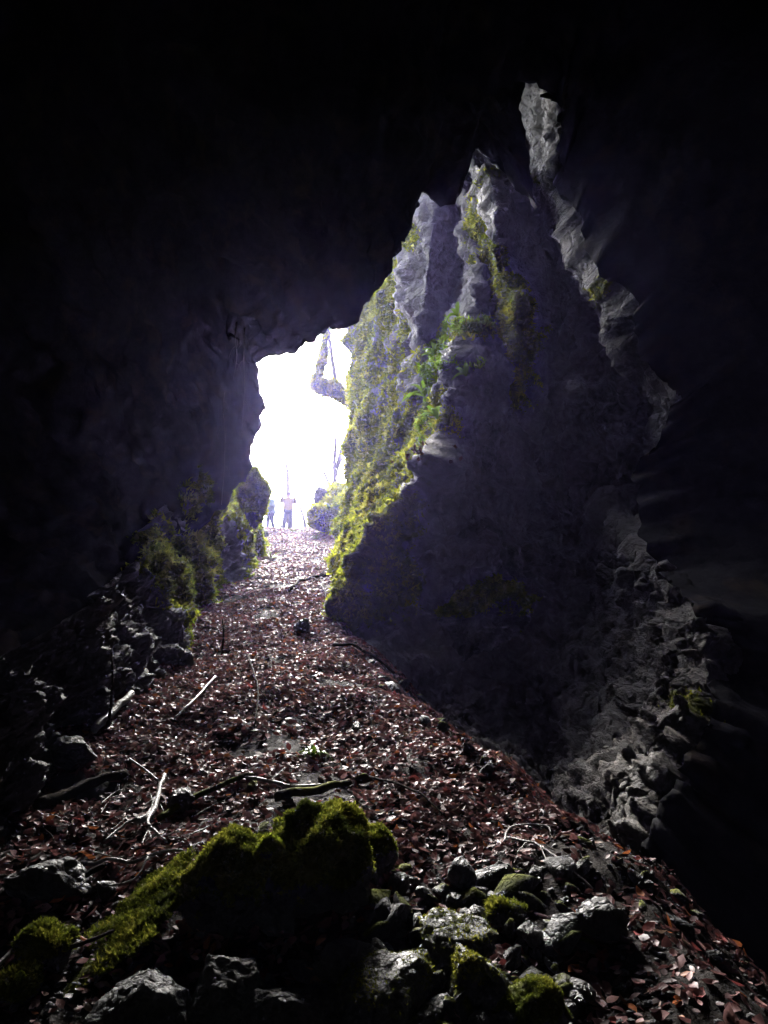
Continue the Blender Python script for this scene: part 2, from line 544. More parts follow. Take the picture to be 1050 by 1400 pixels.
# ---------------- right-hand wall: a zigzag of ribs, each row a polyline (pixel x, distance)
ROWS = [   60,  110,  215,  262,  300,  340,  380,  420,  460,  500,  540,  580,  620,  660,  700,  740,  780,  830,  870,  920,  970, 1030, 1080, 1130, 1180, 1260]
C = {}
C['b0'] = ([ 700,  700,  690,  650,  610,  570,  540,  508,  505,  505,  505,  505,  505,  505,  500,  495,  492,  495,  500,  520,  560,  600,  650,  700,  720,  740],
           [  24,   24,   24,   24,   24,   24,   25,   26,   27,   27,   27,   27,   27,   27,   27,   26,   25,   22,   20,   18,   16,   15,   14,   13,   12,   11])
C['c1'] = ([ 574,  578,  572,  562,  545,  532,  512,  492,  486,  486,  483,  481,  483,  480,  472,  468,  466,  471,  484,  510,  560,  610,  660,  720,  760,  800],
           [14.5, 14.5, 14.5, 14.5, 14.8, 15.2, 15.8, 16.6,   17,   17,   17,   17, 16.6,   16, 15.5, 14.6, 13.4, 11.2,  9.9,  9.2,  8.7,  8.2,  7.5,  6.9,  6.4,  6.0])
C['r1'] = ([ 590,  592,  606,  636,  648,  652,  655,  648,  640,  636,  628,  615,  604,  590,  548,  512,  492,  484,  492,  520,  570,  620,  670,  725,  765,  805],
           [12.2, 12.2, 12.0, 11.8, 11.6, 11.4, 11.1, 10.9, 10.7, 10.5, 10.3, 10.2, 10.1, 10.1, 10.1, 10.1, 10.0,  9.9,  9.6,  9.2,  8.7,  8.2,  7.5,  6.9,  6.4,  6.0])
C['m1'] = ([ 600,  606,  622,  645,  652,  658,  668,  672,  672,  675,  675,  670,  668,  668,  665,  660,  650,  650,  655,  670,  690,  715,  735,  755,  785,  815],
           [12.6, 12.6, 12.4, 12.2, 12.1, 11.9, 11.5, 11.3, 11.1, 11.0, 10.9, 10.8, 10.7, 10.7, 10.6, 10.5, 10.4, 10.1,  9.7,  9.2,  8.8,  8.4,  7.8,  7.2,  6.6,  6.1])
C['v2'] = ([ 600,  610,  640,  658,  654,  659,  675,  690,  692,  698,  706,  722,  737,  725,  715,  715,  715,  720,  725,  735,  745,  755,  765,  775,  795,  825],
           [12.9, 12.9, 12.7, 12.5, 12.6, 12.5, 12.4, 12.3, 12.2, 12.1, 11.9, 11.7, 11.5, 11.4, 11.3, 11.1, 10.8, 10.3, 10.0,  9.5,  9.0,  8.5,  7.9,  7.3,  6.6,  6.1])
C['r2'] = ([ 602,  612,  642,  672,  683,  676,  684,  711,  713,  720,  730,  732,  743,  732,  722,  722,  722,  726,  730,  740,  750,  760,  770,  780,  798,  828],
           [12.7, 12.7, 12.5, 11.4, 10.6, 11.4, 11.6, 11.0, 11.1, 11.0, 10.8, 11.3, 11.2, 11.3, 11.2, 11.0, 10.7, 10.2,  9.9,  9.4,  8.9,  8.4,  7.8,  7.2,  6.5,  6.0])
C['v4'] = ([ 620,  625,  648,  684,  735,  756,  768,  766,  768,  770,  748,  738,  750,  778,  790,  797,  805,  822,  832,  832,  828,  810,  797,  790,  803,  832],
           [13.2, 13.2, 13.1, 12.9, 12.7, 12.6, 12.5, 12.4, 12.3, 12.2, 12.0, 11.8, 11.6, 11.4, 11.1, 10.8, 10.5, 10.0,  9.6,  9.0,  8.4,  7.6,  7.1,  6.5,  5.8,  5.4])
C['r4'] = ([ 623,  628,  652,  712,  752,  772,  782,  792,  800,  806,  782,  768,  782,  796,  835,  868,  897,  945,  968,  968,  955,  925,  900,  882,  868,  850],
           [13.0, 13.0, 12.7, 11.2, 11.8, 11.9, 12.0, 11.9, 11.7, 11.4, 11.2, 11.1, 10.9, 10.5,  9.3,  8.5,  7.9,  7.1,  6.6,  6.2,  5.9,  5.5,  5.2,  4.95, 4.75, 4.5])
C['v5'] = ([ 712,  718,  736,  742,  754,  770,  788,  814,  840,  880,  925,  900,  900,  900,  910,  925,  940,  975, 1000, 1000,  990,  960,  940,  920,  900,  880],
           [12.6, 12.6, 12.5, 12.5, 12.4, 12.3, 12.2, 12.0, 11.8, 11.2, 10.6, 10.6, 10.4, 10.2,  9.6,  9.0,  8.4,  7.5,  7.0,  6.6,  6.3,  5.9,  5.6,  5.3,  5.1,  4.8])
C['r5'] = ([ 750,  762,  764,  756,  778,  800,  832,  866,  868,  905,  945,  930,  930,  930,  935,  945,  955,  985, 1010, 1010, 1000,  970,  950,  930,  910,  890],
           [11.0, 10.8, 11.1, 11.7, 11.1, 10.7, 10.3, 10.0, 10.2, 10.0,  9.9, 10.0,  9.9,  9.8,  9.3,  8.8,  8.3,  7.4,  6.9,  6.5,  6.2,  5.8,  5.5,  5.2,  5.0,  4.7])
_hr = dict(zip((300, 340, 380, 420, 460), zip((592, 588, 584, 582, 582), (640, 646, 634, 622, 604))))
_a, _b = C['c1'], C['r1']
C['r0'] = ([_hr[y][0] if y in _hr else 0.55 * a + 0.45 * b for y, a, b in zip(ROWS, _a[0], _b[0])], [12.4 if y in _hr else 0.55 * a + 0.45 * b for y, a, b in zip(ROWS, _a[1], _b[1])])
C['v1'] = ([_hr[y][1] if y in _hr else 0.3 * a + 0.7 * b for y, a, b in zip(ROWS, _a[0], _b[0])], [14.2 if y in _hr else 0.3 * a + 0.7 * b for y, a, b in zip(ROWS, _a[1], _b[1])])
for _i, _y in enumerate(ROWS):
    if _y >= 780:
        C['v5'][1][_i] = C['r4'][1][_i] + 0.7; C['r5'][1][_i] = C['r4'][1][_i] + 1.1
C['e0'] = ([x + 220 for x in C['r5'][0]], [y + 1.2 for y in C['r5'][1]])
C['e1'] = ([x + 420 for x in C['r5'][0]], [y + 6 for y in C['r5'][1]])
ORDER = ['b0', 'c1', 'r0', 'v1', 'r1', 'm1', 'v2', 'r2', 'v4', 'r4', 'v5', 'r5', 'e0', 'e1']
NSEG  = [10,   44,   34,   28,   36,   24,   34,   40,   36,   46,   40,   30,   8]
NR = 420
rr = np.interp(np.linspace(0, 1, NR), [0, 0.12, 1.0], [60, 190, 1260])
cpx, cY = [], []
for c in ORDER:
    fx = np.interp(rr, ROWS, C[c][0]); fy = np.interp(rr, ROWS, C[c][1])
    if c not in ('b0', 'c1', 'r0', 'v1', 'r1', 'm1', 'r4', 'r5'):
        fy = fy * np.interp(rr, [60, 260, 420, 520, 640, 760, 880], [0.98, 0.98, 1.0, 1.05, 1.10, 1.06, 1.0])
    if c == 'r4':
        fy = fy * np.interp(rr, [600, 680, 760, 880], [1.0, 1.09, 1.06, 1.0])
    if c in ('v5', 'r5', 'v4', 'r4', 'r2'):
        q = {'v5': 0.89, 'r5': 0.83, 'v4': 0.98, 'r4': 0.90, 'r2': 0.92}[c]
        fy = fy * np.interp(rr, [540, 680], [q, 1.0])
    k = np.array([1, 2, 3, 2, 1]) / 9.0
    cpx.append(np.convolve(np.pad(fx, 2, 'edge'), k, 'valid')); cY.append(np.convolve(np.pad(fy, 2, 'edge'), k, 'valid'))
cols_px, cols_Y, tagc = [], [], []
for s, n in enumerate(NSEG):
    for t in np.linspace(0, 1, n, endpoint=(s == len(NSEG) - 1)):
        cols_px.append(cpx[s] * (1 - t) + cpx[s + 1] * t)
        # distances run linearly in 1/Y so that faces stay flat in space
        cols_Y.append(1.0 / ((1 - t) / cY[s] + t / cY[s + 1])); tagc.append(s + t)
cols_px = np.array(cols_px).T; cols_Y = np.array(cols_Y).T; tagc = np.array(tagc)
WV0 = P(cols_px, np.repeat(rr[:, None], cols_px.shape[1], 1), cols_Y)
WN = grid_normals(WV0)
wpx, wpy = cols_px, np.repeat(rr[:, None], cols_px.shape[1], 1)

def rock_relief(p, amp=1.0, off=0.0):
    big = 0.34 * fbm(p, 0.45, 3, off=off + 2.0)
    blk = 0.30 * crag(p, 0.8, off + 1.0)
    st = p * np.array([1.0, 1.0, 0.55])
    mid = 0.10 * ridged(st, 1.6, 4, 0.55, off + 7.0) + 0.10 * crag(p, 2.6, off + 9.0) + 0.05 * crag(p, 6.0, off + 19.0)
    fine = 0.05 * fbm(p, 7.0, 4, 0.65, off + 11.0)
    return amp * (big * 0.6 + blk * 0.7 + mid + fine)

rel = rock_relief(WV0, 0.85)
_ls = smooth(640, 720, wpy) * smooth(4.0, 5.0, tagc)[None] * smooth(11.0, 10.0, tagc)[None]
rel = rel * (1 - 0.45 * _ls) + _ls * 0.05 * crag(WV0, 4.2, 61.0)
_st = np.stack([WV0[..., 0] * 1.0 + WV0[..., 2] * 0.35, WV0[..., 1], WV0[..., 2] * 0.22], -1)     # steep fractures
rel = rel + 0.16 * crag(_st, 1.1, 97.0) + 0.11 * crag(_st, 2.2, 77.0) + 0.05 * ridged(_st, 3.6, 3, 0.5, 83.0)
# ledges and hollows that the photograph shows on the buttress
def bump_at(cx, cy, rx, ry): return gauss(wpx, wpy, cx, cy, rx, ry)
sgn = np.sign(((np.array([0, 0, CAM_Z]) - WV0) * WN).sum(-1, keepdims=True)); WN = WN * sgn
WV = WV0 + WN * rel[..., None]
tocam = np.array([0, 0, CAM_Z]) - WV0
tocam /= np.linalg.norm(tocam, axis=-1, keepdims=True)
hollow = 0.45 * bump_at(575, 480, 16, 50)
ledge = 0.75 * bump_at(590, 640, 34, 26) + 0.35 * bump_at(640, 765, 60, 18) + 0.5 * bump_at(515, 690, 28, 50) + 0.4 * bump_at(525, 560, 32, 50)
WV = WV + tocam * (ledge - hollow)[..., None]
wmoss = (0.95 * bump_at(515, 560, 46, 100) + 0.95 * bump_at(495, 690, 42, 80) + 0.9 * bump_at(478, 790, 22, 95) + 0.8 * bump_at(560, 620, 30, 40)
         + 0.95 * bump_at(530, 385, 26, 40) + 0.75 * bump_at(500, 430, 22, 40) + 0.8 * bump_at(565, 325, 18, 22) + 0.75 * bump_at(600, 560, 26, 70)
         + 0.75 * bump_at(645, 455, 30, 22) + 0.5 * bump_at(550, 450, 14, 20)
         + 0.95 * bump_at(662, 300, 11, 50) + 0.95 * bump_at(676, 370, 10, 40) + 0.95 * bump_at(702, 440, 17, 70) + 0.9 * bump_at(716, 530, 14, 45)
         + 0.8 * bump_at(525, 745, 55, 75) + 0.7 * bump_at(530, 820, 50, 45) + 0.75 * bump_at(940, 975, 26, 24) + 0.7 * bump_at(838, 385, 10, 12) + 0.5 * bump_at(735, 250, 30, 18))
wmoss = np.clip(wmoss * (1.0 + 0.9 * fbm(WV0, 1.6, 3, off=40.0)), 0, 1)
WF = grid_faces(*wpx.shape)
wall_right = put('cave_wall_right', mesh_from('cave_wall_right', WV, WF, M_WALL, attrs={'moss': wmoss}), kind='structure')
mt = moss_tufts(WV, WF, np.where(wmoss > 0.35, wmoss, 0), 105000, 0.075, 3, ref=16.0, gap=0.6, tone=(1.4, 1.28, 1))
put('moss', mt, wall_right, kind='stuff')
w_pj = project(WV)

def wall_at(px, py):
    d = (w_pj[0] - px) ** 2 + (w_pj[1] - py) ** 2
    near = d < 36
    if near.any():
        k = np.argmin(np.where(near, w_pj[2], 1e9))
    else:
        k = np.argmin(d)
    return WV.reshape(-1, 3)[k]

# ---------------- left-hand wall: a bank of broken mossy limestone along the leaf slope
ly = np.geomspace(2.6, 36, 380)
lh = np.linspace(-0.1, 1.0, 170)
LY, LH = np.meshgrid(ly, lh, indexing='ij')
LH = LH * np.interp(LY, [2.6, 5, 8, 11, 13, 15, 20, 36], [0.5, 0.8, 1.1, 1.7, 2.3, 3.6, 5.5, 7])
xw = np.interp(LY, [2.6, 4, 5.5, 7.2, 9, 10.5, 12, 14, 18, 22, 30, 36], [-1.9, -1.95, -2.15, -2.25, -2.45, -2.65, -2.75, -2.9, -3.45, -4.05, -5.5, -7.0])
hh = np.maximum(LH, 0)
lean = 0.35 * hh + 0.05 * hh ** 2
LV0 = np.stack([xw - lean, LY, ground_base(xw, LY) + LH], -1)
LN = grid_normals(LV0)
LN = LN * np.sign(((np.array([0, 8, 5]) - LV0) * LN).sum(-1, keepdims=True))
lrel = rock_relief(LV0, 1.25, 20.0) + 0.45 * crag(LV0, 0.55, 33.0)
LV = LV0 + LN * lrel[..., None]
lmoss = np.clip((0.62 + 1.1 * fbm(LV0, 0.8, 3, off=60.0)) * smooth(6.5, 9.0, LY), 0, 1)
LF = grid_faces(*LY.shape)
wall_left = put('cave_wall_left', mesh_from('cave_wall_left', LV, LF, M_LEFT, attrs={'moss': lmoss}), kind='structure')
lw = np.where((lmoss > 0.35) & (LH > -0.2) & (LH < 4.5) & (LY < 32), lmoss, 0) * (12.0 / LY)
put('moss', moss_tufts(LV, LF, lw, 42000, 0.08, 5, ref=14.0, gap=0.4), wall_left, kind='stuff')

# ---------------- the dark chamber round the camera: lip of the opening, ceiling and rear walls
RING = [(-70, 1290, 3.3), (0, 1165, 4.2), (80, 1030, 5.6), (150, 920, 7.2), (200, 805, 9.2), (262, 748, 11.2), (290, 700, 12.4), (338, 655, 13.4), (352, 600, 13.8),
        (355, 520, 13.2), (365, 492, 12.4), (440, 462, 10.6), (490, 437, 9.7), (510, 400, 9.2), (545, 340, 8.7), (573, 264, 8.4), (584, 200, 8.3),
        (590, 134, 8.2), (650, 136, 8.2), (715, 108, 8.2), (768, 150, 8.2), (766, 205, 8.3), (766, 252, 8.4), (788, 292, 8.3), (802, 345, 8.2), (834, 385, 7.9), (872, 412, 7.8),
        (868, 480, 7.8), (930, 540, 7.8), (905, 590, 8.0), (862, 650, 8.4), (872, 730, 8.1), (905, 785, 7.6), (948, 830, 6.9), (978, 890, 6.4), (975, 960, 5.9), (945, 1030, 5.4), (905, 1100, 4.9), (875, 1160, 4.65), (880, 1240, 4.3), (900, 1400, 3.8)]
R0 = np.array(RING, float)
NT, NS = 620, 150
dl = np.concatenate([[0], np.cumsum(np.hypot(np.diff(R0[:, 0]), np.diff(R0[:, 1])))])
tt = np.linspace(0, dl[-1], NT)
rpx, rpy = np.interp(tt, dl, R0[:, 0]), np.interp(tt, dl, R0[:, 1])
_tn = np.stack([tt / 100.0, 0 * tt, 0 * tt], 1)
ring0 = P(rpx, rpy, np.interp(tt, dl, R0[:, 2]))
ring = P(rpx + 12 * fbm(_tn, 1.9, 6, 0.68, 3.1), rpy + 12 * fbm(_tn, 1.9, 6, 0.68, 44.1), np.interp(tt, dl, R0[:, 2]) + 0.3 * fbm(_tn, 1.2, 3, 0.6, 81.0))
ang = np.unwrap(np.arctan2(-(rpy - 760), rpx - 560))
ang = np.convolve(np.pad(ang, 30, 'edge'), np.ones(61) / 61, 'valid')
outw = np.stack([np.cos(ang), np.zeros(NT), np.sin(ang)], 1)
E1 = np.array([0, 1.0, 2.5]) + outw * np.array([9.5, 0, 11.5])
E2 = np.array([0, -7.0, 2.5]) + outw * np.array([7.0, 0, 9.0])
E3 = np.array([0, -11.0, 2.5]) + outw * 0.5
_rt = smooth(0.15, 0.6, outw[:, :1])            # the right-hand side recedes to the right behind its edge
CT = ring + outw * (2.4 + 2.8 * _rt) + np.array([0, -3.8, 0]) * (1 - 0.95 * _rt)
CT[:, 1] = CT[:, 1] * (1 - _rt[:, 0]) + np.minimum(ring[:, 1] - 0.2, 6.0) * _rt[:, 0]
E1 = E1 + outw * np.array([4.0, 0, 0]) * _rt
def bez(a, b, c, t): return a * (1 - t) ** 2 + 2 * b * t * (1 - t) + c * t ** 2
SV = []
sv1 = np.linspace(0, 1, 110) ** 1.5
CT = CT + (ring0 - ring)
for t in sv1:
    k_ = float(np.clip(1 - t / 0.12, 0, 1)) ** 1.5
    SV.append(bez(ring * k_ + ring0 * (1 - k_), CT, E1, t))
for t in np.linspace(0, 1, 26)[1:]: SV.append(bez(E1, E1 * 0.35 + E2 * 0.65 + outw * 1.5, E2, t))
for t in np.linspace(0, 1, 12)[1:]: SV.append(E2 * (1 - t) + E3 * t)
SV = np.stack(SV, 1)
SN = grid_normals(SV)
SN = SN * np.sign(((np.array([0, 1, 3]) - SV) * SN).sum(-1, keepdims=True))
srel = (rock_relief(SV, 1.0, 70.0) + 0.25 * crag(SV, 0.7, 90.0)) * (1 - 0.9 * _rt)
fade = np.interp(np.arange(SV.shape[1]), [0, 12, 60], [0.28, 0.6, 1.0])
SV = SV + SN * (srel * fade)[..., None]
# outer skin of the hill above the lip: from the lip outwards over the chamber
OV = [SV[:, 0]]
O1 = ring + outw * np.array([5.0, 0, 6.5]) + np.stack([0 * rpx, np.interp(rpx, [350, 400, 460, 540, 600, 760], [-2.0, -1.0, 0.5, 1.8, 4.2, 3.2]), 0 * rpx], 1)  # unseen lean, shaped to keep overhead sky light off the rib fronts
O2 = np.array([0, 0.0, 2.5]) + outw * np.array([17, 0, 17.0])
O3 = np.array([0, -13.0, 2.5]) + outw * np.array([14, 0, 14.0])
for t in np.linspace(0, 1, 40)[1:]: OV.append(bez(ring, ring + outw * 1.0 + np.array([0, 0.15, 0.0]), O1, t))
for t in np.linspace(0, 1, 14)[1:]: OV.append(O1 * (1 - t) + O2 * t)
for t in np.linspace(0, 1, 10)[1:]: OV.append(O2 * (1 - t) + O3 * t)
OV = np.stack(OV, 1)
orel = rock_relief(OV, 0.6, 110.0)
orel[:, :3] *= np.array([0, 0.3, 0.7])
OV[:, 1:] += (outw * 0.6)[:, None, :] * 0 + grid_normals(OV)[:, 1:] * (orel * 0.5)[:, 1:, None]
CH = np.concatenate([OV[:, ::-1], SV[:, 1:]], 1)
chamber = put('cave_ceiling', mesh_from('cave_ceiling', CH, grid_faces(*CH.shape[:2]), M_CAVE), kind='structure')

# ---------------- a slab of rock hanging from the ceiling in front of the ribs
PEN = np.array([(548, 60), (728, 40), (710, 150), (722, 225), (732, 284), (712, 264), (694, 246), (672, 228), (651, 210), (643, 232), (634, 262), (618, 282), (600, 284), (580, 268), (556, 268)], float)
pl = np.concatenate([[0], np.cumsum(np.hypot(*(np.roll(PEN, -1, 0) - PEN).T))])
PC = np.concatenate([PEN, PEN[:1]])
pt = np.linspace(0, pl[-1], 260)
pox, poy = np.interp(pt, pl, PC[:, 0]), np.interp(pt, pl, PC[:, 1])
_pn = np.stack([pt / 60.0, 0 * pt, 0 * pt], 1)
pox = pox + 6 * fbm(_pn, 1.5, 4, 0.6, 7.0); poy = poy + 6 * fbm(_pn, 1.5, 4, 0.6, 27.0)
pox[-1], poy[-1] = pox[0], poy[0]
layers = [(q, 8.75 - 0.35 * (1 - q)) for q in np.linspace(0.02, 1.0, 50)] + [(1.0 - 0.02 * k, 8.75 + 0.12 * k) for k in range(1, 6)] + [(0.5, 9.5), (0.02, 9.6)]
PV = np.stack([P(655 + (pox - 655) * q, 165 + (poy - 165) * q, Yq) for q, Yq in layers], 0)
PN = np.array([0, -1.0, 0.1])
PV = PV + (rock_relief(PV, 0.5, 130.0))[..., None] * PN
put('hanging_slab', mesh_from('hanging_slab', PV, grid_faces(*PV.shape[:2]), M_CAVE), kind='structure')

# ---------------- damp air in the cave mouth
def box_mesh(name, lo, hi, m):
    x0, y0, z0 = lo; x1, y1, z1 = hi
    V = [(x0,y0,z0),(x1,y0,z0),(x1,y1,z0),(x0,y1,z0),(x0,y0,z1),(x1,y0,z1),(x1,y1,z1),(x0,y1,z1)]
    return mesh_from(name, np.array(V), [(0,3,2,1),(4,5,6,7),(0,1,5,4),(1,2,6,5),(2,3,7,6),(3,0,4,7)], m, False)
hm = bpy.data.materials.new('damp_air'); hm.use_nodes = True
hm.node_tree.nodes.clear()
ho = hm.node_tree.nodes.new('ShaderNodeOutputMaterial')
hv = hm.node_tree.nodes.new('ShaderNodeVolumePrincipled')
hv.inputs['Color'].default_value = (0.47, 0.43, 1.0, 1)
hv.inputs['Density'].default_value = 0.0012
hv.inputs['Anisotropy'].default_value = 0.80
hm.node_tree.links.new(hv.outputs[0], ho.inputs['Volume'])
put('haze', box_mesh('haze', (-30, -16, -4), (30, 52, 24), hm), kind='stuff')

# ================================================================== LEAF LITTER
def leaf_density(x, y):
    q = np.stack([x, y, ground_z(x, y)], -1)
    px, py, d = project(q)
    n = fbm(q, 1.1, 3, off=3.3)
    dens = np.interp(py, [700, 1040, 1120, 1200, 1300, 1400], [1.0, 1.0, 0.9, 0.6, 0.4, 0.3])
    dens = dens * np.where((px < 240) & (py > 1080), 0.7, 1)
    dens = dens * np.where((px > 700) & (py > 1150), 0.75, 1)
    dens = dens * (1 - 0.65 * smooth(1180, 1230, py) * smooth(360, 430, px) * smooth(800, 700, px))
    return np.clip((dens + 0.25 * n) * smooth(-0.5, -0.15, n + 0.25 * fbm(q, 4.0, 2, off=9.0)), 0.05, 1)

LEAF_T = np.array([[0, -0.5, 0], [-0.27, -0.18, 0.05], [0, -0.16, -0.03], [0.27, -0.18, 0.05],
                   [-0.25, 0.16, 0.06], [0, 0.17, -0.02], [0.25, 0.16, 0.06], [0, 0.55, 0.05]])
LEAF_F = np.array([[0, 3, 2], [0, 2, 1], [1, 2, 5], [1, 5, 4], [2, 3, 6], [2, 6, 5], [4, 5, 7], [5, 6, 7]])
LEAF_T2 = np.array([[0, -0.5, 0], [-0.3, 0, 0.05], [0, 0.52, 0.03], [0.3, 0.02, 0.08]])
LEAF_F2 = np.array([[0, 3, 2], [0, 2, 1]])
PAL = 2.25 * np.array([[0.085, 0.036, 0.036], [0.125, 0.054, 0.052], [0.050, 0.028, 0.030], [0.20, 0.105, 0.098], [0.24, 0.075, 0.026], [0.13, 0.085, 0.06], [0.14, 0.034, 0.032]])
PALW = np.array([0.26, 0.25, 0.19, 0.12, 0.045, 0.045, 0.09])

def scatter_leaves(n, y0, y1, xa, xb, T, Ft, seed, size=(0.045, 0.085), tilt=0.45, lift=0.02):
    r = np.random.default_rng(seed)
    y = r.uniform(y0, y1, n)
    lo = np.interp(y, *xa); hi = np.interp(y, *xb)
    x = r.uniform(lo, hi)
    keep = r.random(n) < leaf_density(x, y)
    x, y = x[keep], y[keep]; n = len(x)
    z = ground_z(x, y)
    e = 0.04
    nx = -(ground_z(x + e, y) - z) / e; ny = -(ground_z(x, y + e) - z) / e
    nn = np.stack([nx, ny, np.ones(n)], 1) + tilt * r.standard_normal((n, 3))
    nn /= np.linalg.norm(nn, axis=1, keepdims=True)
    a = np.cross(nn, r.standard_normal((n, 3))); a /= np.linalg.norm(a, axis=1, keepdims=True)
    b = np.cross(nn, a)
    s = r.uniform(*size, n)[:, None, None]
    curl = r.uniform(-0.5, 2.6, n)[:, None, None]
    Tt = np.repeat(T[None], n, 0).copy()
    Tt[:, :, 2:] = Tt[:, :, 2:] * curl + (Tt[:, :, 1:2] ** 2) * r.uniform(-0.5, 0.6, n)[:, None, None]
    V = (Tt[:, :, 0:1] * a[:, None] * r.uniform(0.75, 1.15, n)[:, None, None] + Tt[:, :, 1:2] * b[:, None] + Tt[:, :, 2:] * nn[:, None]) * s
    V += np.stack([x, y, z + r.uniform(0.0, lift, n) + 0.006], 1)[:, None]
    Fc = (np.arange(n)[:, None, None] * len(T) + Ft[None]).reshape(-1, 3)
    w = PALW * 1.0
    c = PAL[r.choice(len(PAL), n, p=w / w.sum())] * r.uniform(0.6, 1.35, (n, 1))
    return V.reshape(-1, 3), Fc, np.repeat(c, len(T), 0)

XA = ([1.5, 4, 5.5, 7, 10, 14, 22, 31], [-2.6, -2.3, -2.5, -2.6, -3.0, -3.3, -4.4, -5.9])
XB = ([1.5, 3.4, 4.8, 7.5, 9.5, 12, 16, 22, 31], [2.1, 2.1, 2.0, 1.7, 0.9, 0.2, -0.2, -0.2, 0.3])
v1, f1, c1_ = scatter_leaves(95000, 1.6, 12.5, XA, XB, LEAF_T, LEAF_F, 11, (0.026, 0.078), 0.36)
v2, f2, c2_ = scatter_leaves(70000, 12.0, 31.0, XA, XB, LEAF_T2, LEAF_F2, 12, (0.05, 0.09), 0.4, 0.03)
put('leaf_litter', mesh_from('leaf_litter', np.concatenate([v1, v2]), np.concatenate([f1, f2 + len(v1)]), M_LEAF, False,
    cols={'tint': np.concatenate([c1_, c2_])}), ground, kind='stuff')

# the leaves that show largest are pieces of their own
leaf_meshes = []
for k in range(8):
    r = np.random.default_rng(100 + k)
    T = LEAF_T.copy(); T[:, 2] = T[:, 2] * r.uniform(-0.6, 2.8) + T[:, 1] ** 2 * r.uniform(-0.5, 0.7)
    T[:, 0] *= r.uniform(0.8, 1.15)
    leaf_meshes.append(mesh_from('fallen_leaf', T, LEAF_F, M_LEAF1, False))
r = np.random.default_rng(55)
cnt = 0
while cnt < 280:
    px, py = r.uniform(60, 980), r.uniform(1000, 1390)
    if r.random() > (0.9 if py < 1200 else 0.35): continue
    g = G(px, py)
    if g[1] > 9: continue
    o = put('fallen_leaf', leaf_meshes[cnt % 8], ground)
    o.location = (g[0], g[1], g[2] + 0.022)
    sc = r.uniform(0.034, 0.056)
    o.scale = (sc, sc, sc)
    o.rotation_euler = (0.38 + r.normal(0, 0.4), r.normal(0, 0.4), r.uniform(0, 6.28))
    cnt += 1

# ================================================================== STONES
import bmesh
def ico(sub):
    bm = bmesh.new(); bmesh.ops.create_icosphere(bm, subdivisions=sub, radius=1.0)
    V = np.array([v.co[:] for v in bm.verts]); Fc = np.array([[v.index for v in f.verts] for f in bm.faces])
    bm.free()
    return V, Fc
ICO = {k: ico(k) for k in (1, 2, 3, 4, 5)}

def rock_verts(sub, seed, planes=9, rough=0.06, scale=(1, 1, 1), lump=0.12, cut=(0.52, 0.85)):
    V, Fc = ICO[sub]; V = V.copy()
    r = np.random.default_rng(seed)
    V = V * (1 + lump * fbm(V, 1.3, 2, off=seed * 1.7))[:, None]
    for k in range(planes):
        n = r.standard_normal(3); n /= np.linalg.norm(n)
        d = r.uniform(*cut)
        e = V @ n - d
        V -= np.outer(np.maximum(e, 0) * 0.93, n)
    V = V * (1 + rough * fbm(V, 4.0, 3, 0.6, off=seed * 3.1))[:, None]
    return V * np.array(scale), Fc

stone_meshes = [mesh_from('stone', *rock_verts(2, 200 + k, 15, 0.06, (1.25, r.uniform(0.7, 1.2), r.uniform(0.55, 0.9)), 0.1, (0.3, 0.72)), M_STONE, False) for k in range(10)]
r = np.random.default_rng(77)
ns = 0
while ns < 299:
    if ns < 265:
        px, py = (r.uniform(400, 800) if r.random() < 0.7 else r.uniform(130, 1000)), r.uniform(1190, 1420)
        if px > 780 and r.random() < 0.6: continue
        if py < 1230 and r.random() < 0.5: continue
        if 260 < px < 500 and py < 1330: continue
        spx = r.choice([10, 14, 20, 27, 36], p=[0.2, 0.28, 0.28, 0.18, 0.06])
    else:
        px, py = r.uniform(0, 700), r.uniform(980, 1400)
        spx = r.choice([8, 12, 18], p=[0.45, 0.35, 0.2])
    g = G(px, py)
    if g[1] > 8 or g[1] < 1.7: continue
    s_ = spx / F * g[1]
    o = put('stone', stone_meshes[int(r.integers(10))], ground)
    o.location = (g[0], g[1], g[2] + s_ * 0.18)
    o.scale = (s_, s_, s_)
    o.rotation_euler = (r.normal(0.2, 0.5), r.normal(0, 0.5), r.uniform(0, 6.28))
    ns += 1
# stones along the ragged right edge of the leaf slope
for k in range(46):
    px = r.uniform(500, 1040)
    py = np.interp(px, [500, 560, 640, 700, 790, 900, 1050], [905, 952, 1012, 1076, 1140, 1222, 1335]) + r.uniform(-10, 26)
    g = G(px, py)
    if g[1] > 10: continue
    s_ = r.choice([6, 9, 14, 20], p=[0.3, 0.35, 0.25, 0.1]) / F * g[1]
    o = put('stone', stone_meshes[int(r.integers(10))], ground)
    o.location = (g[0], g[1], g[2] + s_ * 0.15); o.scale = (s_,) * 3
    o.rotation_euler = (r.normal(0.2, 0.5), r.normal(0, 0.5), r.uniform(0, 6.28))
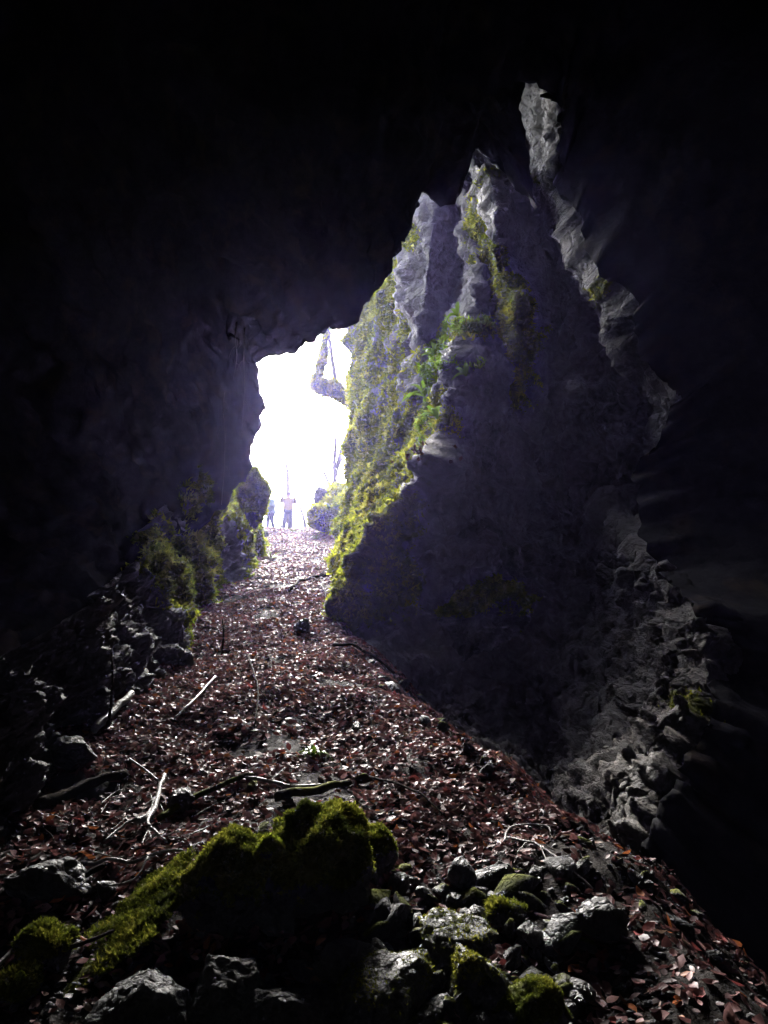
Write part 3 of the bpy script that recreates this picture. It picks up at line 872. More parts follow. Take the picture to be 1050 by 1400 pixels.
# finer rubble between them
Vg, Fg = [], []
gv = [rock_verts(1, 300 + k, 6, 0.1, (1, 0.8, 0.55)) for k in range(6)]
k = 0
gx_ = r.uniform(-2.4, 1.9, 9000); gy_ = r.uniform(1.7, 5.6, 9000)
gpx, gpy, _d = project(np.stack([gx_, gy_, ground_z(gx_, gy_)], -1))
gk = (gpy > 1080) & (r.random(9000) < np.interp(gpy, [1080, 1250, 1400], [0.12, 0.6, 0.8])) & (gpx > -60) & (gpx < 1110)
gx_, gy_ = gx_[gk], gy_[gk]; gz_ = ground_z(gx_, gy_)
off = 0
for i in range(len(gx_)):
    V, Fc = gv[i % 6]
    a = r.uniform(0, 6.28); ca, sa = math.cos(a), math.sin(a)
    R = np.array([[ca, -sa, 0], [sa, ca, 0], [0, 0, 1]])
    Vg.append((V @ R.T) * r.uniform(0.008, 0.026) + np.array([gx_[i], gy_[i], gz_[i] + 0.006])); Fg.append(Fc + off); off += len(V)
put('gravel', mesh_from('gravel', np.concatenate(Vg), np.concatenate(Fg), M_STONE, False), ground, kind='stuff')

block_meshes = [mesh_from('rock_block', *rock_verts(3, 500 + k, 13, 0.12, (1.2, r.uniform(0.7, 1.1), r.uniform(0.6, 0.9)), 0.15, (0.35, 0.75)), M_WALL, False) for k in range(8)]
for k in range(120):
    py = r.uniform(760, 1160)
    pa_, pb_ = np.interp(py, ROWS, C['v4'][0]), np.interp(py, ROWS, C['r4'][0])
    f = r.random() ** 0.6
    q = wall_at(pa_ * (1 - f) + pb_ * f, py)
    s_ = r.choice([6, 10, 16, 24], p=[0.35, 0.35, 0.2, 0.1]) / F * q[1]
    o = put('rock_block', block_meshes[k % 8], wall_right)
    o.location = tuple(q + np.array([0.3, 0, -0.1]) * s_)
    o.scale = (s_,) * 3; o.rotation_euler = tuple(r.uniform(0, 6.28, 3))

# ---- boulders, each a thing of its own
def boulder(name, cx, cy, wpx_, hpx, label, seed, mossy=0.8, depth=1.0, Y=None, sub=5, planes=8, sink=0.15, lump=0.25, tufts=6000, tsize=0.015, group=None, rough=0.10, cat='boulder', z=None, mat=None, tone=(1, 1, 1), roll=0.0, cover=0.0, clump=9.0, shear=0.0):
    if Y is None and tone == (1, 1, 1): tone = (0.78, 0.72, 0.9)
    """cx, cy: pixel of its centre; wpx_, hpx: its size in pixels; it rests on the ground under it"""
    if Y is None:
        g = G(cx, cy + hpx * 0.42); Y = g[1]
    c = P(cx, cy, Y)
    dist = np.linalg.norm(c - np.array([0, 0, CAM_Z]))
    hw, hh = wpx_ / 2 / F * dist, hpx / 2 / F * dist
    V, Fc = rock_verts(sub, seed, planes, rough, (1, 1, 1), lump)
    V = V / np.abs(V).max(0) * np.array([hw, hw * depth, hh])
    V = V + 0.06 * hw * fbm(V / hw, 3.5, 3, off=seed)[:, None] * V / (np.linalg.norm(V, axis=1, keepdims=True) + 1e-9)
    nrm = V / np.array([hw, hw * depth, hh]) ** 2
    V[:, 2] += shear * V[:, 1]; nrm[:, 1] -= shear * nrm[:, 2]
    if roll:
        ca, sa = math.cos(roll), math.sin(roll); Rm = np.array([[ca, 0, -sa], [0, 1, 0], [sa, 0, ca]])
        V = V @ Rm.T; nrm = nrm @ Rm.T
    nrm /= np.linalg.norm(nrm, axis=1, keepdims=True)
    ms = np.clip(smooth(-0.05, 0.55, nrm[:, 2] + cover + 0.5 * fbm(V / hw, 2.5, 3, off=seed + 5.0)) * mossy, 0, 1)
    o = put(name, mesh_from(name, V, Fc, mat or M_BOULDER, sub > 2, attrs={'moss': ms}), None, label, cat, group, None, tuple(c))
    if tufts and mossy > 0.3:
        Fq = np.concatenate([Fc, Fc[:, :1]], 1)
        me = moss_tufts(V + c, Fq, np.where(ms > 0.3, ms, 0), tufts, tsize, seed + 1, 0.6, tone, clump)
        if me:
            co = np.empty(len(me.vertices) * 3, np.float32); me.vertices.foreach_get('co', co)
            me.vertices.foreach_set('co', (co.reshape(-1, 3) - c.astype(np.float32)).ravel())
            put('moss', me, o, kind='stuff')
    return o

boulder('boulder', 320, 1200, 126, 145, 'tall dark boulder with moss cap, left half of the big foreground pair', 401, 0.95, 1.0, shear=0.3, lump=0.4, planes=3, cover=0.15, tufts=12000)
boulder('boulder', 430, 1190, 156, 160, 'widest dark boulder with thick moss cap in the centre foreground', 402, 0.95, 1.0, shear=0.3, lump=0.4, planes=3, cover=0.15, tufts=16000)
boulder('boulder', 380, 1236, 80, 80, 'bare black stone leaning against front of the moss capped pair', 403, 0.1, 0.7, tufts=0)
boulder('boulder', 372, 1168, 44, 40, 'small knob of mossy stone wedged between the moss capped pair', 404, 0.5, 0.9, Y=float(G(376, 1275)[1]) + 0.02, tufts=1500, sub=4)
boulder('boulder', 512, 1166, 58, 66, 'small moss covered rock just right of the moss capped pair', 405, 0.95, 0.9, tufts=5000, sub=4)
boulder('mossy_hump', 170, 1264, 270, 40, 'long low hump of yellow green moss left of the big foreground boulders', 406, 1.0, 0.75, shear=0.42, cover=0.2, lump=0.9, rough=0.3, tufts=12000, tsize=0.012, clump=4.0, planes=4, cat='moss hump', roll=0.45)
boulder('mossy_hump', 62, 1296, 70, 50, 'small round moss hump near the left edge of the picture', 407, 1.0, 0.8, shear=0.3, tufts=4000, sub=4, planes=3, cat='moss hump')
boulder('mossy_hump', 20, 1352, 60, 36, 'flat moss patch at the bottom left corner', 408, 0.9, 0.9, shear=0.4, tufts=2500, sub=4, planes=3, cat='moss hump')
boulder('boulder', 472, 1322, 84, 60, 'flat topped wet slab of dark rock below the moss capped pair', 409, 0.15, 0.8, planes=14, lump=0.1, rough=0.05, tufts=0)
boulder('boulder', 528, 1366, 130, 74, 'broad rounded stone with moss edge at the bottom centre', 410, 0.36, 0.8, shear=0.3, planes=12, tsize=0.008, clump=7, tufts=900)
boulder('boulder', 622, 1290, 100, 66, 'moss flecked angular rock in the middle of the rubble', 411, 0.34, 0.9, shear=0.3, planes=12, tsize=0.008, clump=7, tufts=700)
boulder('boulder', 645, 1345, 96, 64, 'dark mossy lump of rubble right of the broad rounded stone', 412, 0.33, 0.9, shear=0.3, planes=12, tsize=0.008, clump=7, tufts=700)
boulder('boulder', 735, 1385, 110, 60, 'bright green moss covered rock at the bottom edge', 413, 0.8, 0.8, shear=0.35, planes=10, tsize=0.008, tufts=4500, clump=7)
boulder('boulder', 205, 1378, 120, 70, 'wet grey rock with glossy top at the bottom left', 414, 0.1, 0.8, planes=12, tufts=0)
boulder('boulder', 308, 1352, 100, 90, 'jagged wet black rock below the tall dark boulder', 415, 0.1, 0.9, planes=12, tufts=0)
boulder('boulder', 395, 1385, 110, 64, 'pale wet angular rock cut off by the bottom edge left of centre', 416, 0.15, 0.8, planes=12, tufts=0)
boulder('boulder', 690, 1250, 52, 40, 'dark squarish stone at the upper end of the rubble', 417, 0.4, 0.9, sub=4, tufts=800)
boulder('boulder', 820, 1262, 70, 56, 'dark rock bulging from the leaf strewn soil right of the rubble', 418, 0.2, 0.9, sub=4, tufts=0)
boulder('boulder', 412, 856, 24, 22, 'small dark boulder sitting in the leaves on the middle slope', 419, 0.3, 0.9, sub=4, tufts=0)
boulder('boulder', 250, 1095, 40, 34, 'grey stone half buried in leaves beside the pale forked branch', 420, 0.25, 0.9, sub=4, tufts=300)
boulder('boulder', 100, 1030, 60, 46, 'grey stone at the foot of the left wall by the bleached stub', 421, 0.2, 0.9, sub=4, tufts=0)
boulder('boulder', 75, 1200, 110, 44, 'low wet rock behind the long moss hump on the left', 422, 0.25, 0.8, sub=4, tufts=0)
boulder('boulder', 655, 850, 150, 120, 'moss topped rock ledge bulging from the dark foot of the buttress', 423, 0.85, 1.0, Y=9.4, rough=0.35, tufts=9000, tsize=0.04, lump=0.45, clump=3.0)
boulder('boulder', 615, 700, 60, 70, 'grey knob of bare rock on the front of the buttress', 424, 0.1, 0.7, Y=float(wall_at(615, 700)[1]), tufts=0, mat=M_WALL, sub=4)

# mossy rocks outside the mouth
boulder('boulder', 476, 700, 96, 84, 'large moss covered rock outside the mouth beside the leaf slope', 430, 0.95, 2.0, Y=26.8, cover=1.0, shear=0.5, clump=1.5, tufts=14000, tsize=0.12, tone=(1.9, 1.75, 1))
boulder('boulder', 440, 712, 44, 40, 'low moss cushion at the left foot of the large outside rock', 431, 1.0, 1.8, Y=25.6, cover=1.0, clump=1.5, tone=(1.9, 1.75, 1), tufts=2500, tsize=0.10, sub=4)
boulder('boulder', 441, 678, 26, 26, 'small brownish rock perched on the moss outside the mouth', 432, 0.3, 0.9, Y=26.6, tufts=500, tsize=0.08, sub=4)
boulder('boulder', 344, 682, 46, 80, 'mossy knob sticking out at the left edge of the opening', 433, 0.85, 0.9, Y=15.0, cover=0.9, clump=2.0, rough=0.3, tufts=9000, tsize=0.07, sub=5, tone=(1.3, 1.3, 1))

# ================================================================== FALLEN WOOD
def branch(name, pts, r0, r1, mat, label, twigs=(), lift=0.02, seed=0, n=None, cat='branch', group=None):
    """lies on the ground along pixels pts; radii in metres"""
    def lay(pp, ra, rb, up):
        w = np.array([G(*q) for q in pp])
        m = n or max(8, 5 * len(pp))
        c = spline(w, m)
        rs = np.linspace(ra, rb, m)
        rr_ = np.random.default_rng(seed + len(pp))
        c = c + rr_.standard_normal(c.shape) * 0.12 * rs[:, None]
        c[:, 2] = np.maximum(c[:, 2], ground_z(c[:, 0], c[:, 1])) + up + rs * 0.7
        return c, rs
    c, rs = lay(pts, r0, r1, lift)
    org = c[0].copy()
    V, Fs = tube(c - org, rs, 7, 0.15, seed)
    o = put(name, mesh_from(name, V, Fs, mat), None, label, cat, group, None, tuple(org))
    for k, (tp, ra, rb) in enumerate(twigs):
        c2, rs2 = lay(tp, ra, rb, lift + 0.01)
        V, Fs = tube(c2 - org, rs2, 5, 0.15, seed + k + 1)
        put('twig', mesh_from('twig', V, Fs, mat), o)
    return o

branch('fallen_branch', [(224, 1073), (216, 1098), (207, 1128), (182, 1142)], 0.013, 0.018, M_PALEWOOD, 'pale crooked forked branch lying on leaves left of the boulders',
       [([(207, 1128), (200, 1146), (226, 1172)], 0.012, 0.006), ([(190, 1140), (165, 1150), (140, 1170)], 0.010, 0.005), ([(214, 1105), (196, 1118)], 0.007, 0.004)], 0.05, 1)
branch('fallen_branch', [(215, 1135), (250, 1112), (300, 1088), (345, 1072)], 0.020, 0.016, M_MOSSWOOD, 'dark mossy pole running up right from the pale forked branch', lift=0.04, seed=2)
branch('fallen_branch', [(330, 1073), (370, 1080), (402, 1088), (440, 1085)], 0.012, 0.009, M_PALEWOOD, 'thin pale stick lying behind the widest boulder', [([(370, 1080), (390, 1062)], 0.006, 0.003)], 0.04, 3)
branch('fallen_branch', [(376, 1104), (430, 1094), (478, 1082)], 0.028, 0.022, M_MOSSWOOD, 'thick mossy stick resting behind the moss cap of the widest boulder', lift=0.03, seed=4)
branch('fallen_branch', [(128, 1012), (150, 990), (180, 960)], 0.032, 0.026, M_PALEWOOD, 'short thick bleached stub at the foot of the left wall', lift=0.05, seed=5)
branch('fallen_branch', [(238, 990), (262, 968), (294, 932)], 0.008, 0.011, M_PALEWOOD, 'straight thin stick slanting across the middle of the leaf slope', [([(262, 968), (240, 962)], 0.006, 0.003)], 0.04, 6)
branch('fallen_branch', [(395, 815), (425, 797), (466, 792)], 0.030, 0.022, M_DARKWOOD, 'dark forked branch high on the slope beside the buttress', [([(425, 797), (440, 806), (446, 826)], 0.015, 0.008), ([(436, 794), (452, 783), (464, 772)], 0.014, 0.007)], 0.08, 7)
branch('fallen_branch', [(118, 1201), (180, 1197), (248, 1182)], 0.010, 0.007, M_PALEWOOD, 'thin straight stick lying just above the long moss hump', [([(200, 1194), (180, 1225), (128, 1238)], 0.005, 0.003)], 0.05, 8)
branch('fallen_branch', [(30, 1246), (90, 1226), (142, 1198)], 0.018, 0.012, M_DARKWOOD, 'dark stick sloping down to the left edge above the small hump', lift=0.04, seed=9)
branch('fallen_branch', [(48, 1112), (110, 1090), (172, 1066)], 0.035, 0.028, M_DARKWOOD, 'thick dark log near the left wall above the twig tangle', lift=0.02, seed=10)
branch('fallen_branch', [(690, 1162), (697, 1143), (722, 1139), (748, 1139), (754, 1148)], 0.006, 0.004, M_PALEWOOD, 'thin hooked twig lying on the right side of the slope', lift=0.03, seed=11)
branch('fallen_branch', [(694, 1156), (740, 1172), (772, 1192), (812, 1228)], 0.008, 0.004, M_PALEWOOD, 'long thin root trailing down right from the hooked twig', [([(740, 1172), (752, 1200)], 0.004, 0.002), ([(720, 1165), (708, 1180)], 0.004, 0.002)], 0.03, 12)
branch('fallen_branch', [(-8, 1340), (14, 1318), (30, 1296)], 0.009, 0.005, M_PALEWOOD, 'short forked twig at the left edge of the picture', [([(14, 1318), (34, 1312)], 0.006, 0.003)], 0.04, 13)
branch('fallen_branch', [(176, 1048), (196, 1062), (216, 1078)], 0.008, 0.006, M_PALEWOOD, 'thin pale stick pointing at the top of the crooked forked branch', lift=0.04, seed=14)
branch('fallen_branch', [(92, 1328), (125, 1314), (152, 1300)], 0.009, 0.006, M_DARKWOOD, 'dark stick lying across the lower end of the long moss hump', lift=0.06, seed=15)
branch('fallen_branch', [(455, 890), (500, 900), (540, 928)], 0.02, 0.012, M_DARKWOOD, 'dark branch lying along the foot of the buttress', lift=0.05, seed=16)
branch('fallen_branch', [(340, 905), (352, 950), (348, 1000)], 0.010, 0.006, M_DARKWOOD, 'dark thin stick pointing down the middle of the slope', [([(352, 950), (372, 975)], 0.005, 0.003)], 0.04, 17)
branch('fallen_branch', [(505, 1075), (560, 1090), (610, 1130)], 0.009, 0.005, M_DARKWOOD, 'thin dark stick in the leaves right of the mossy stick', lift=0.04, seed=18)
rt = np.random.default_rng(31)
for k in range(26):
    x0_, y0_ = rt.uniform(60, 270), rt.uniform(1105, 1195)
    a_, L_ = rt.uniform(-0.4, 2.2), rt.uniform(20, 60)
    p1 = (x0_ + L_ * math.cos(a_), y0_ - L_ * math.sin(a_) * 0.6)
    pm = ((x0_ + p1[0]) / 2 + rt.uniform(-6, 6), (y0_ + p1[1]) / 2 + rt.uniform(-4, 4))
    branch('twig', [(x0_, y0_), pm, p1], 0.004, 0.002, M_PALEWOOD if k % 3 else M_DARKWOOD, 'thin twig in the tangle left of the boulders', lift=rt.uniform(0.02, 0.1), seed=50 + k, cat='twig', group='twigs in the tangle left of the boulders')
for k, (bx, by, tx, ty, lab) in enumerate([(146, 1000, 153, 892, 'dark thin stake standing upright by the left wall'), (302, 898, 304, 846, 'dark twig standing upright in the leaves of the middle slope')]):
    b_ = G(bx, by); t_ = P(tx, ty, b_[1] + 0.1)
    c = spline([b_ - [0, 0, 0.1], b_ * 0.5 + t_ * 0.5 + [0.02, 0, 0], t_], 9)
    V, Fs = tube(c - b_, np.linspace(0.014, 0.006, 9), 6, 0.2, k)
    put('standing_stick', mesh_from('standing_stick', V, Fs, M_DARKWOOD), None, lab, 'stick', None, None, tuple(b_))

# thin roots hanging from the lip on the left of the opening
for k, (px, y0_, y1_, lab) in enumerate([(333, 470, 602, 'long thin root hanging straight down from the lip left of the opening'),
                                         (306, 560, 690, 'thin root hanging above the mossy bank left of the opening'),
                                         (322, 462, 520, 'short curled root tuft at the upper left corner of the opening')]):
    a_ = P(px, y0_, 10.4); b_ = P(px - 3, y1_, 10.4)
    c = spline([a_ + [0, 0, 0.3], a_, (a_ + b_) / 2 + [0.03, 0, 0], b_], 16)
    c[:, 0] += 0.02 * fbm(c, 2.0, 2, off=k * 3.0)
    V, Fs = tube(c - a_, np.linspace(0.009, 0.004, 16), 5, 0.2, k)
    o = put('hanging_root', mesh_from('hanging_root', V, Fs, M_TREEBARK), None, lab, 'root', None, None, tuple(a_))
    for q in range(3):
        i_ = 3 + q * 4
        e_ = spline([c[i_] - a_, c[i_] - a_ + [0.06 * (-1) ** q, 0, -0.06], c[i_] - a_ + [0.10 * (-1) ** q, 0, -0.22]], 6)
        V, Fs = tube(e_, np.linspace(0.004, 0.002, 6), 4, 0.1, q)
        put('rootlet', mesh_from('rootlet', V, Fs, M_TREEBARK), o)

# ================================================================== FERNS
def frond_mesh(L, w, droop, fold, seed, lobes=False, hue=(0.10, 0.22, 0.02)):
    r = np.random.default_rng(seed)
    n = 9
    t = np.linspace(0, 1, n)
    up = np.sin(t * 1.5) * L * 0.6 - droop * t ** 2 * L
    out = t * L * 0.85
    ww = w * np.sin(np.clip(t * 0.94 + 0.06, 0, 1) * math.pi) ** 0.6
    if lobes:
        ww = ww * np.where(np.arange(n) % 2, 1.0, 0.5)
    C_ = np.stack([np.zeros(n), out, up], 1)
    Lf = C_ + np.stack([-ww, 0 * t, ww * fold], 1); Rt = C_ + np.stack([ww, 0 * t, ww * fold], 1)
    V = np.stack([Lf, C_, Rt], 1).reshape(-1, 3)
    Fs = np.concatenate([[[3 * i, 3 * i + 1, 3 * i + 4, 3 * i + 3], [3 * i + 1, 3 * i + 2, 3 * i + 5, 3 * i + 4]] for i in range(n - 1)])
    col = np.array(hue) * r.uniform(0.75, 1.3)
    return mesh_from('frond', V, Fs, M_FERN, True, cols={'tint': np.repeat(col[None], len(V), 0)})

def fern(loc, nfr, L, w, label, seed, face=None, spread=6.28, lobes=False, hue=(0.10, 0.22, 0.02), name='fern', group=None):
    o = empty(name, loc, label, 'fern', group)
    r = np.random.default_rng(seed)
    for k in range(nfr):
        f = put('frond', frond_mesh(L * r.uniform(0.7, 1.15), w, r.uniform(0.2, 1.0), r.uniform(0.1, 0.5), seed * 10 + k, lobes, hue), o)
        base = (face if face is not None else 0.0) + (k / nfr - 0.5) * spread + r.normal(0, 0.15)
        f.rotation_euler = (r.normal(0, 0.2), r.normal(0, 0.15), base)
    return o
for k, (px, py, n_, L, lab) in enumerate([
        (590, 488, 5, 0.34, 'bright strap leaved fern on the upper part of the buttress edge'),
        (577, 548, 6, 0.46, 'largest strap leaved fern drooping left from the buttress'),
        (622, 442, 4, 0.30, 'topmost small strap leaved fern on the buttress crest'),
        (633, 520, 5, 0.28, 'strap leaved fern at the right end of the green strip'),
        (600, 575, 5, 0.30, 'lowest strap leaved fern above the leaf covered ledge')]):
    q = wall_at(px, py)
    fern(q + np.array([-0.03, -0.12, 0.02]), n_, L, 0.034, lab, 60 + k, face=2.6, spread=2.6, hue=(0.20, 0.34, 0.03), name='strap_fern')
fern(G(427, 1038) + [0, 0, 0.01], 18, 0.17, 0.016, 'small green fern tuft alone in the leaves above the boulders', 71, lobes=True, hue=(0.12, 0.20, 0.02))
fern(P(452, 702, 24.8), 9, 0.7, 0.08, 'pale green fern growing at the large outside mossy rock', 72, lobes=True, hue=(0.13, 0.20, 0.06))
fern(P(430, 712, 25.6), 7, 0.55, 0.07, 'low fern at the top of the leaf slope left of the mossy rock', 73, lobes=True, hue=(0.13, 0.20, 0.06))
for k, (px, py, lab) in enumerate([(400, 728, 'grass tuft at the feet of the beige jacketed person'), (370, 765, 'grass tuft by the left wall below the two people'), (432, 738, 'grass tuft at the top right of the leaf slope')]):
    fern(G(px, py), 26, 0.34, 0.012, lab, 80 + k, hue=(0.16, 0.20, 0.04), name='grass_tuft')['category'] = 'grass tuft'

# creeping greenery on the buttress edge
gw = (bump_at(640, 450, 22, 8) + bump_at(614, 480, 13, 18) + bump_at(600, 525, 11, 30) + bump_at(597, 590, 9, 28) + 0.5 * bump_at(632, 512, 12, 10))
gw = np.where(gw > 0.35, gw, 0) * smooth(-0.2, 0.3, fbm(WV0, 3.0, 3, off=5.0))
me = moss_tufts(WV, WF, gw, 3200, 0.08, 90, 0.9, (1.0, 1.35, 0.9))
put('creeping_plants', me, wall_right, kind='stuff')
# dead leaves caught on the ledge
r = np.random.default_rng(91)
for k in range(60):
    q = wall_at(r.normal(572, 20), r.normal(624, 7))
    o = put('fallen_leaf', leaf_meshes[k % 8], wall_right)
    o.location = tuple(q + np.array([0, -0.06, 0.05])); o.scale = (0.09,) * 3
    o.rotation_euler = (0.5 + r.normal(0, 0.4), r.normal(0, 0.4), r.uniform(0, 6.28))

# ================================================================== TREES OUTSIDE
def limb(pix, Y, rad, mat, name='trunk', parent=None, org=None, seed=0, seg=9, Y1=None, moss_n=0):
    m = 7 * len(pix)
    Ys = np.linspace(Y, Y1 if Y1 is not None else Y, len(pix))
    c = spline([P(a, b, yy) for (a, b), yy in zip(pix, Ys)], m)
    rs = np.interp(np.linspace(0, 1, m), np.linspace(0, 1, len(rad)), rad)
    V, Fs = tube(c - org, rs, seg, 0.14, seed)
    o = put(name, mesh_from(name, V, Fs, mat), parent)
    if moss_n:
        Fq = np.array([f for f in Fs if len(f) == 4])
        mm = moss_tufts(V + org, Fq, np.ones(len(V)), moss_n, 0.10, seed + 9, 0.8, (2.1, 1.8, 1), 1.5)
        co = np.empty(len(mm.vertices) * 3, np.float32); mm.vertices.foreach_get('co', co)
        mm.vertices.foreach_set('co', (co.reshape(-1, 3) - np.asarray(org, np.float32)).ravel())
        put('moss', mm, o, kind='stuff')
    return o

org = P(505, 575, 22)
t1 = empty('mossy_tree', org, 'bent tree with thick mossy limb reaching into the opening', 'tree')
limb([(508, 585), (494, 560), (475, 545), (456, 532), (434, 526), (437, 508), (443, 485), (445, 455), (447, 420), (440, 340)], 22, [0.30, 0.24, 0.22, 0.24, 0.27, 0.15, 0.12, 0.10, 0.09, 0.07], M_TREEMOSS, 'trunk', t1, org, 1, moss_n=5000)
limb([(462, 538), (457, 510), (453, 480), (450, 450), (452, 400)], 22, [0.09, 0.075, 0.06, 0.05, 0.04], M_TREEBARK, 'stem', t1, org, 2)
limb([(437, 510), (430, 500), (424, 506)], 22, [0.05, 0.035, 0.02], M_TREEMOSS, 'branch', t1, org, 3)
limb([(446, 450), (470, 470), (490, 486)], 21.8, [0.03, 0.02, 0.012], M_TREEBARK, 'branch', t1, org, 4)
org = P(492, 560, 20)
t2 = empty('mossy_stump', org, 'short mossy stump tight against the left side of the buttress', 'stump')
limb([(496, 565), (487, 540), (484, 520), (490, 502)], 20, [0.2, 0.22, 0.2, 0.12], M_TREEMOSS, 'trunk', t2, org, 5, moss_n=2500)

def bare_shrub(base, label, stems, Y, seed, r0=0.05, name='bare_shrub', cat='shrub', twig_n=6):
    org = P(*base, Y)
    o = empty(name, org, label, cat)
    r = np.random.default_rng(seed)
    for k, pix in enumerate(stems):
        limb(pix, Y, [r0, r0 * 0.7, r0 * 0.35], M_TREEBARK, 'stem', o, org, seed + k, 6, Y + r.uniform(-0.5, 0.5))
        for q in range(twig_n):
            i = r.integers(1, len(pix)); f = r.random()
            a = np.array(pix[i - 1]) * (1 - f) + np.array(pix[i]) * f
            an = r.uniform(-2.7, -0.4); L = r.uniform(12, 32)
            b1 = a + L * 0.5 * np.array([math.cos(an), math.sin(an)]); an += r.normal(0, 0.4)
            b2 = b1 + L * 0.5 * np.array([math.cos(an), math.sin(an)])
            limb([tuple(a), tuple(b1), tuple(b2)], Y, [r0 * 0.4, r0 * 0.25, r0 * 0.12], M_TREEBARK, 'twig', o, org, seed * 7 + q + 20 * k, 4, Y + r.uniform(-0.6, 0.6))
    return o
bare_shrub((458, 668), 'bare young tree rising behind the large outside mossy rock', [[(458, 668), (457, 630), (459, 595), (453, 556)], [(460, 640), (470, 605), (482, 575)]], 28, 3, 0.09)
bare_shrub((452, 668), 'low leaning bare shrub left of the bare young tree', [[(452, 668), (443, 646), (433, 624)], [(455, 664), (462, 640), (474, 615)]], 29, 4, 0.075, twig_n=6)
bare_shrub((395, 725), 'broken dead trunk standing behind the beige jacketed person', [[(396, 725), (394, 672), (393, 645), (388, 617)]], 34, 5, 0.13, 'snag_tree', 'dead tree', 3)
bare_shrub((418, 722), 'small leaning snag right of the beige jacketed person', [[(418, 722), (414, 704), (408, 688)]], 32, 6, 0.09, 'snag_tree', 'dead tree', 4)
bare_shrub((384, 722), 'thin bare saplings standing between the two people', [[(384, 722), (383, 700), (381, 690)], [(386, 722), (388, 705), (390, 696)]], 33, 8, 0.05, twig_n=6)
bare_shrub((340, 620), 'twigs poking out from the left edge of the opening', [[(340, 618), (362, 606), (374, 612)], [(340, 578), (358, 584), (372, 592)]], 18, 9, 0.018, twig_n=2)

# ================================================================== PEOPLE
def skin_mesh(name, joints, edges, mat, parent, sub=2):
    names = list(joints); idx = {k: i for i, k in enumerate(names)}
    me = bpy.data.meshes.new(name)
    me.from_pydata([joints[k][0] for k in names], [(idx[a], idx[b]) for a, b in edges], [])
    me.materials.append(mat)
    o = put(name, me, parent)
    sk = o.modifiers.new('skin', 'SKIN'); sk.use_smooth_shade = True
    for i, k in enumerate(names):
        rad = joints[k][1]
        d = me.skin_vertices[0].data[i] if me.skin_vertices else None
        if d is None:
            break
        d.radius = rad if isinstance(rad, tuple) else (rad, rad)
        d.use_root = (i == 0)
    sb = o.modifiers.new('sub', 'SUBSURF'); sb.levels = sub; sb.render_levels = sub
    return o

def ensure_skin(o): pass

def person(base, yaw, label, pose, jacket, trousers, hair_m, skin_m, boots, coat=0.0, scale=1.0):
    o = empty('person', base, label, 'person')
    o.rotation_euler = (0, 0, yaw); o.scale = (scale,) * 3
    J = pose
    body_e = [('pelvis', 'belly'), ('belly', 'chest'), ('chest', 'neck'), ('neck', 'head'), ('head', 'crown')]
    for s in 'lr':
        body_e += [('chest', 'sh' + s), ('sh' + s, 'el' + s), ('el' + s, 'wr' + s), ('wr' + s, 'ha' + s), ('pelvis', 'hi' + s), ('hi' + s, 'kn' + s), ('kn' + s, 'an' + s), ('an' + s, 'to' + s)]
    R = dict(pelvis=(0.14, 0.10), belly=(0.13, 0.10), chest=(0.15, 0.11), neck=0.055, head=(0.078, 0.095), crown=(0.066, 0.075))
    for s in 'lr':
        R.update({'sh' + s: 0.065, 'el' + s: 0.045, 'wr' + s: 0.032, 'ha' + s: 0.034, 'hi' + s: 0.085, 'kn' + s: 0.058, 'an' + s: 0.042, 'to' + s: 0.036})
    skin_mesh('body', {k: (J[k], R[k]) for k in J}, body_e, skin_m, o)
    jk = ['belly', 'pelvis', 'chest', 'neck'] + [a + s for s in 'lr' for a in ('sh', 'el', 'wr')]
    je = [('pelvis', 'belly'), ('belly', 'chest'), ('chest', 'neck')] + [e for s in 'lr' for e in [('chest', 'sh' + s), ('sh' + s, 'el' + s), ('el' + s, 'wr' + s)]]
    RJ = dict(pelvis=(0.25 + coat, 0.18 + coat), belly=(0.24, 0.18), chest=(0.235, 0.17), neck=0.075)
    for s in 'lr': RJ.update({'sh' + s: 0.11, 'el' + s: 0.092, 'wr' + s: 0.06})
    hemz = list(J['pelvis']); hemz[2] -= 0.06 + coat
    jj = {k: (J[k], RJ[k]) for k in jk}; jj['pelvis'] = (tuple(hemz), RJ['pelvis'])
    skin_mesh('jacket', jj, je, jacket, o)
    tj = {'pelvis': (J['pelvis'], (0.16, 0.12))}
    te = []
    for s in 'lr':
        tj.update({'hi' + s: (J['hi' + s], 0.105), 'kn' + s: (J['kn' + s], 0.085), 'an' + s: (J['an' + s], 0.075)})
        te += [('pelvis', 'hi' + s), ('hi' + s, 'kn' + s), ('kn' + s, 'an' + s)]
    skin_mesh('trousers', tj, te, trousers, o)
    for s in 'lr':
        a, t = J['an' + s], J['to' + s]
        skin_mesh('boot', {'a': (a, 0.065), 'h': ((a[0], a[1] + 0.02, a[2] - 0.05), 0.06), 't': (t, 0.05)}, [('a', 'h'), ('h', 't')], boots, o)
    hd = J['head']
    V, Fc = ICO[3]
    V = V * np.array([0.098, 0.115, 0.095]) + np.array([hd[0], hd[1] + 0.02, hd[2] + 0.075])
    put('hair', mesh_from('hair', V, Fc, hair_m), o)
    nose = ICO[2][0] * np.array([0.016, 0.022, 0.028]) + np.array([hd[0], hd[1] - 0.1, hd[2] + 0.0])
    put('nose', mesh_from('nose', nose, ICO[2][1], skin_m), o)
    for s in (-1, 1):
        ev = ICO[2][0] * 0.013 + np.array([hd[0] + s * 0.034, hd[1] - 0.088, hd[2] + 0.025])
        put('eye', mesh_from('eye', ev, ICO[2][1], hair_m), o)
    return o

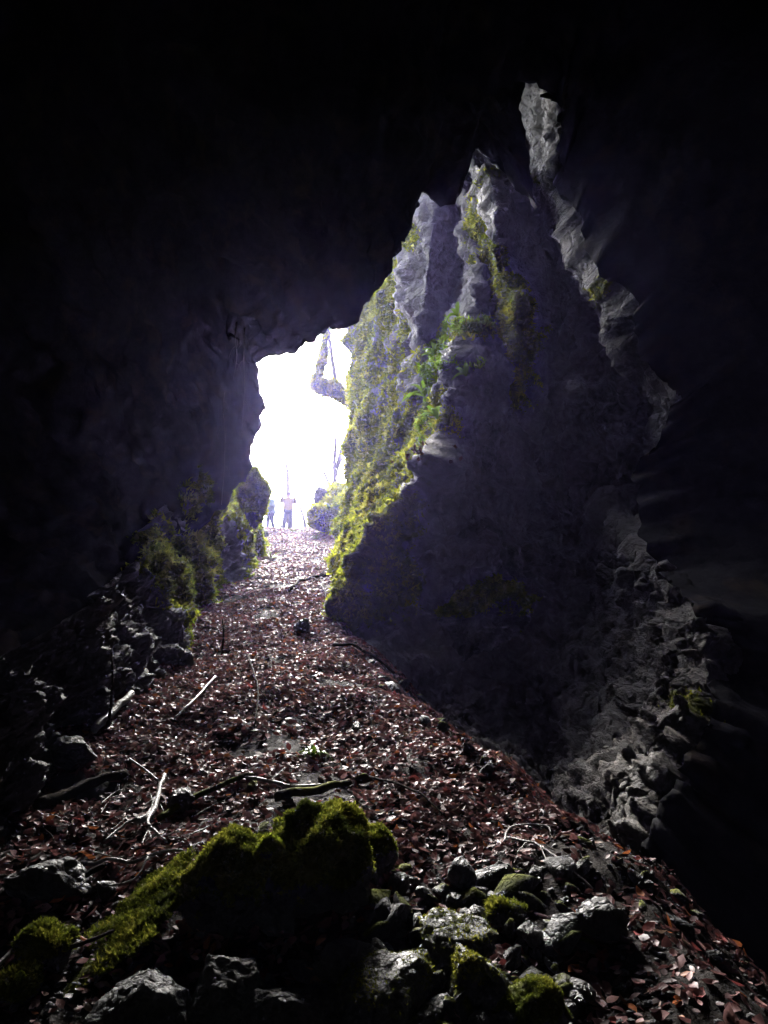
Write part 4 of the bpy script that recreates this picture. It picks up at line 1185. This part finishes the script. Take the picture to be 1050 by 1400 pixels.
M_SKIN = plain_material('skin', (0.52, 0.33, 0.26), 0.6, 0.08)
M_HAIR = plain_material('hair', (0.10, 0.06, 0.04), 0.6)
M_BEIGE = plain_material('beige_jacket', (0.42, 0.29, 0.13), 0.8, 0.15)
M_GREYT = plain_material('grey_trousers', (0.15, 0.15, 0.18), 0.85)
M_GREENJ = plain_material('grey_green_coat', (0.20, 0.27, 0.26), 0.8)
M_DARKT = plain_material('dark_trousers', (0.07, 0.08, 0.11), 0.85)
M_GBOOT = plain_material('olive_gaiter', (0.20, 0.22, 0.09), 0.8)
M_HOOD = plain_material('green_hood', (0.17, 0.24, 0.15), 0.8)
poseA = dict(pelvis=(0, 0, 0.93), belly=(0, 0.0, 1.10), chest=(0, 0.01, 1.36), neck=(0, 0.0, 1.50), head=(0, -0.03, 1.61), crown=(0, -0.02, 1.70),
             shl=(0.19, 0.01, 1.41), ell=(0.34, -0.10, 1.24), wrl=(0.20, -0.22, 1.48), hal=(0.12, -0.2, 1.57),
             shr=(-0.19, 0.01, 1.41), elr=(-0.35, -0.10, 1.26), wrr=(-0.23, -0.2, 1.52), har=(-0.14, -0.2, 1.62),
             hil=(0.10, 0, 0.86), knl=(0.13, -0.03, 0.48), anl=(0.15, 0.02, 0.10), tol=(0.17, -0.14, 0.04),
             hir=(-0.10, 0, 0.86), knr=(-0.12, -0.02, 0.48), anr=(-0.13, 0.02, 0.10), tor=(-0.15, -0.14, 0.04))
poseB = dict(pelvis=(0, 0.02, 0.90), belly=(0, 0.0, 1.06), chest=(0, -0.06, 1.30), neck=(0, -0.13, 1.43), head=(0, -0.2, 1.52), crown=(0, -0.21, 1.61),
             shl=(0.18, -0.07, 1.35), ell=(0.25, -0.16, 1.08), wrl=(0.08, -0.32, 1.08), hal=(0.01, -0.35, 1.12),
             shr=(-0.18, -0.07, 1.35), elr=(-0.25, -0.15, 1.08), wrr=(-0.1, -0.32, 1.06), har=(-0.03, -0.35, 1.08),
             hil=(0.10, 0.02, 0.83), knl=(0.16, -0.06, 0.47), anl=(0.20, 0.05, 0.10), tol=(0.21, -0.11, 0.04),
             hir=(-0.10, 0.02, 0.83), knr=(-0.12, -0.04, 0.47), anr=(-0.16, 0.0, 0.10), tor=(-0.18, -0.16, 0.04))
pa = P(393, 722, 30.3); pa[2] = ground_z(pa[0], pa[1]) 
person(pa, 0.1, 'person in beige jacket and grey trousers with both hands raised to the head', poseA, M_BEIGE, M_GREYT, M_HAIR, M_SKIN, M_GBOOT)
pb = P(369, 722, 30.5); pb[2] = ground_z(pb[0], pb[1])
person(pb, -0.7, 'person in grey green hooded coat stooping at the left edge of the opening', poseB, M_GREENJ, M_DARKT, M_HOOD, M_SKIN, M_GBOOT, coat=0.07, scale=0.98)
#@@NEXT
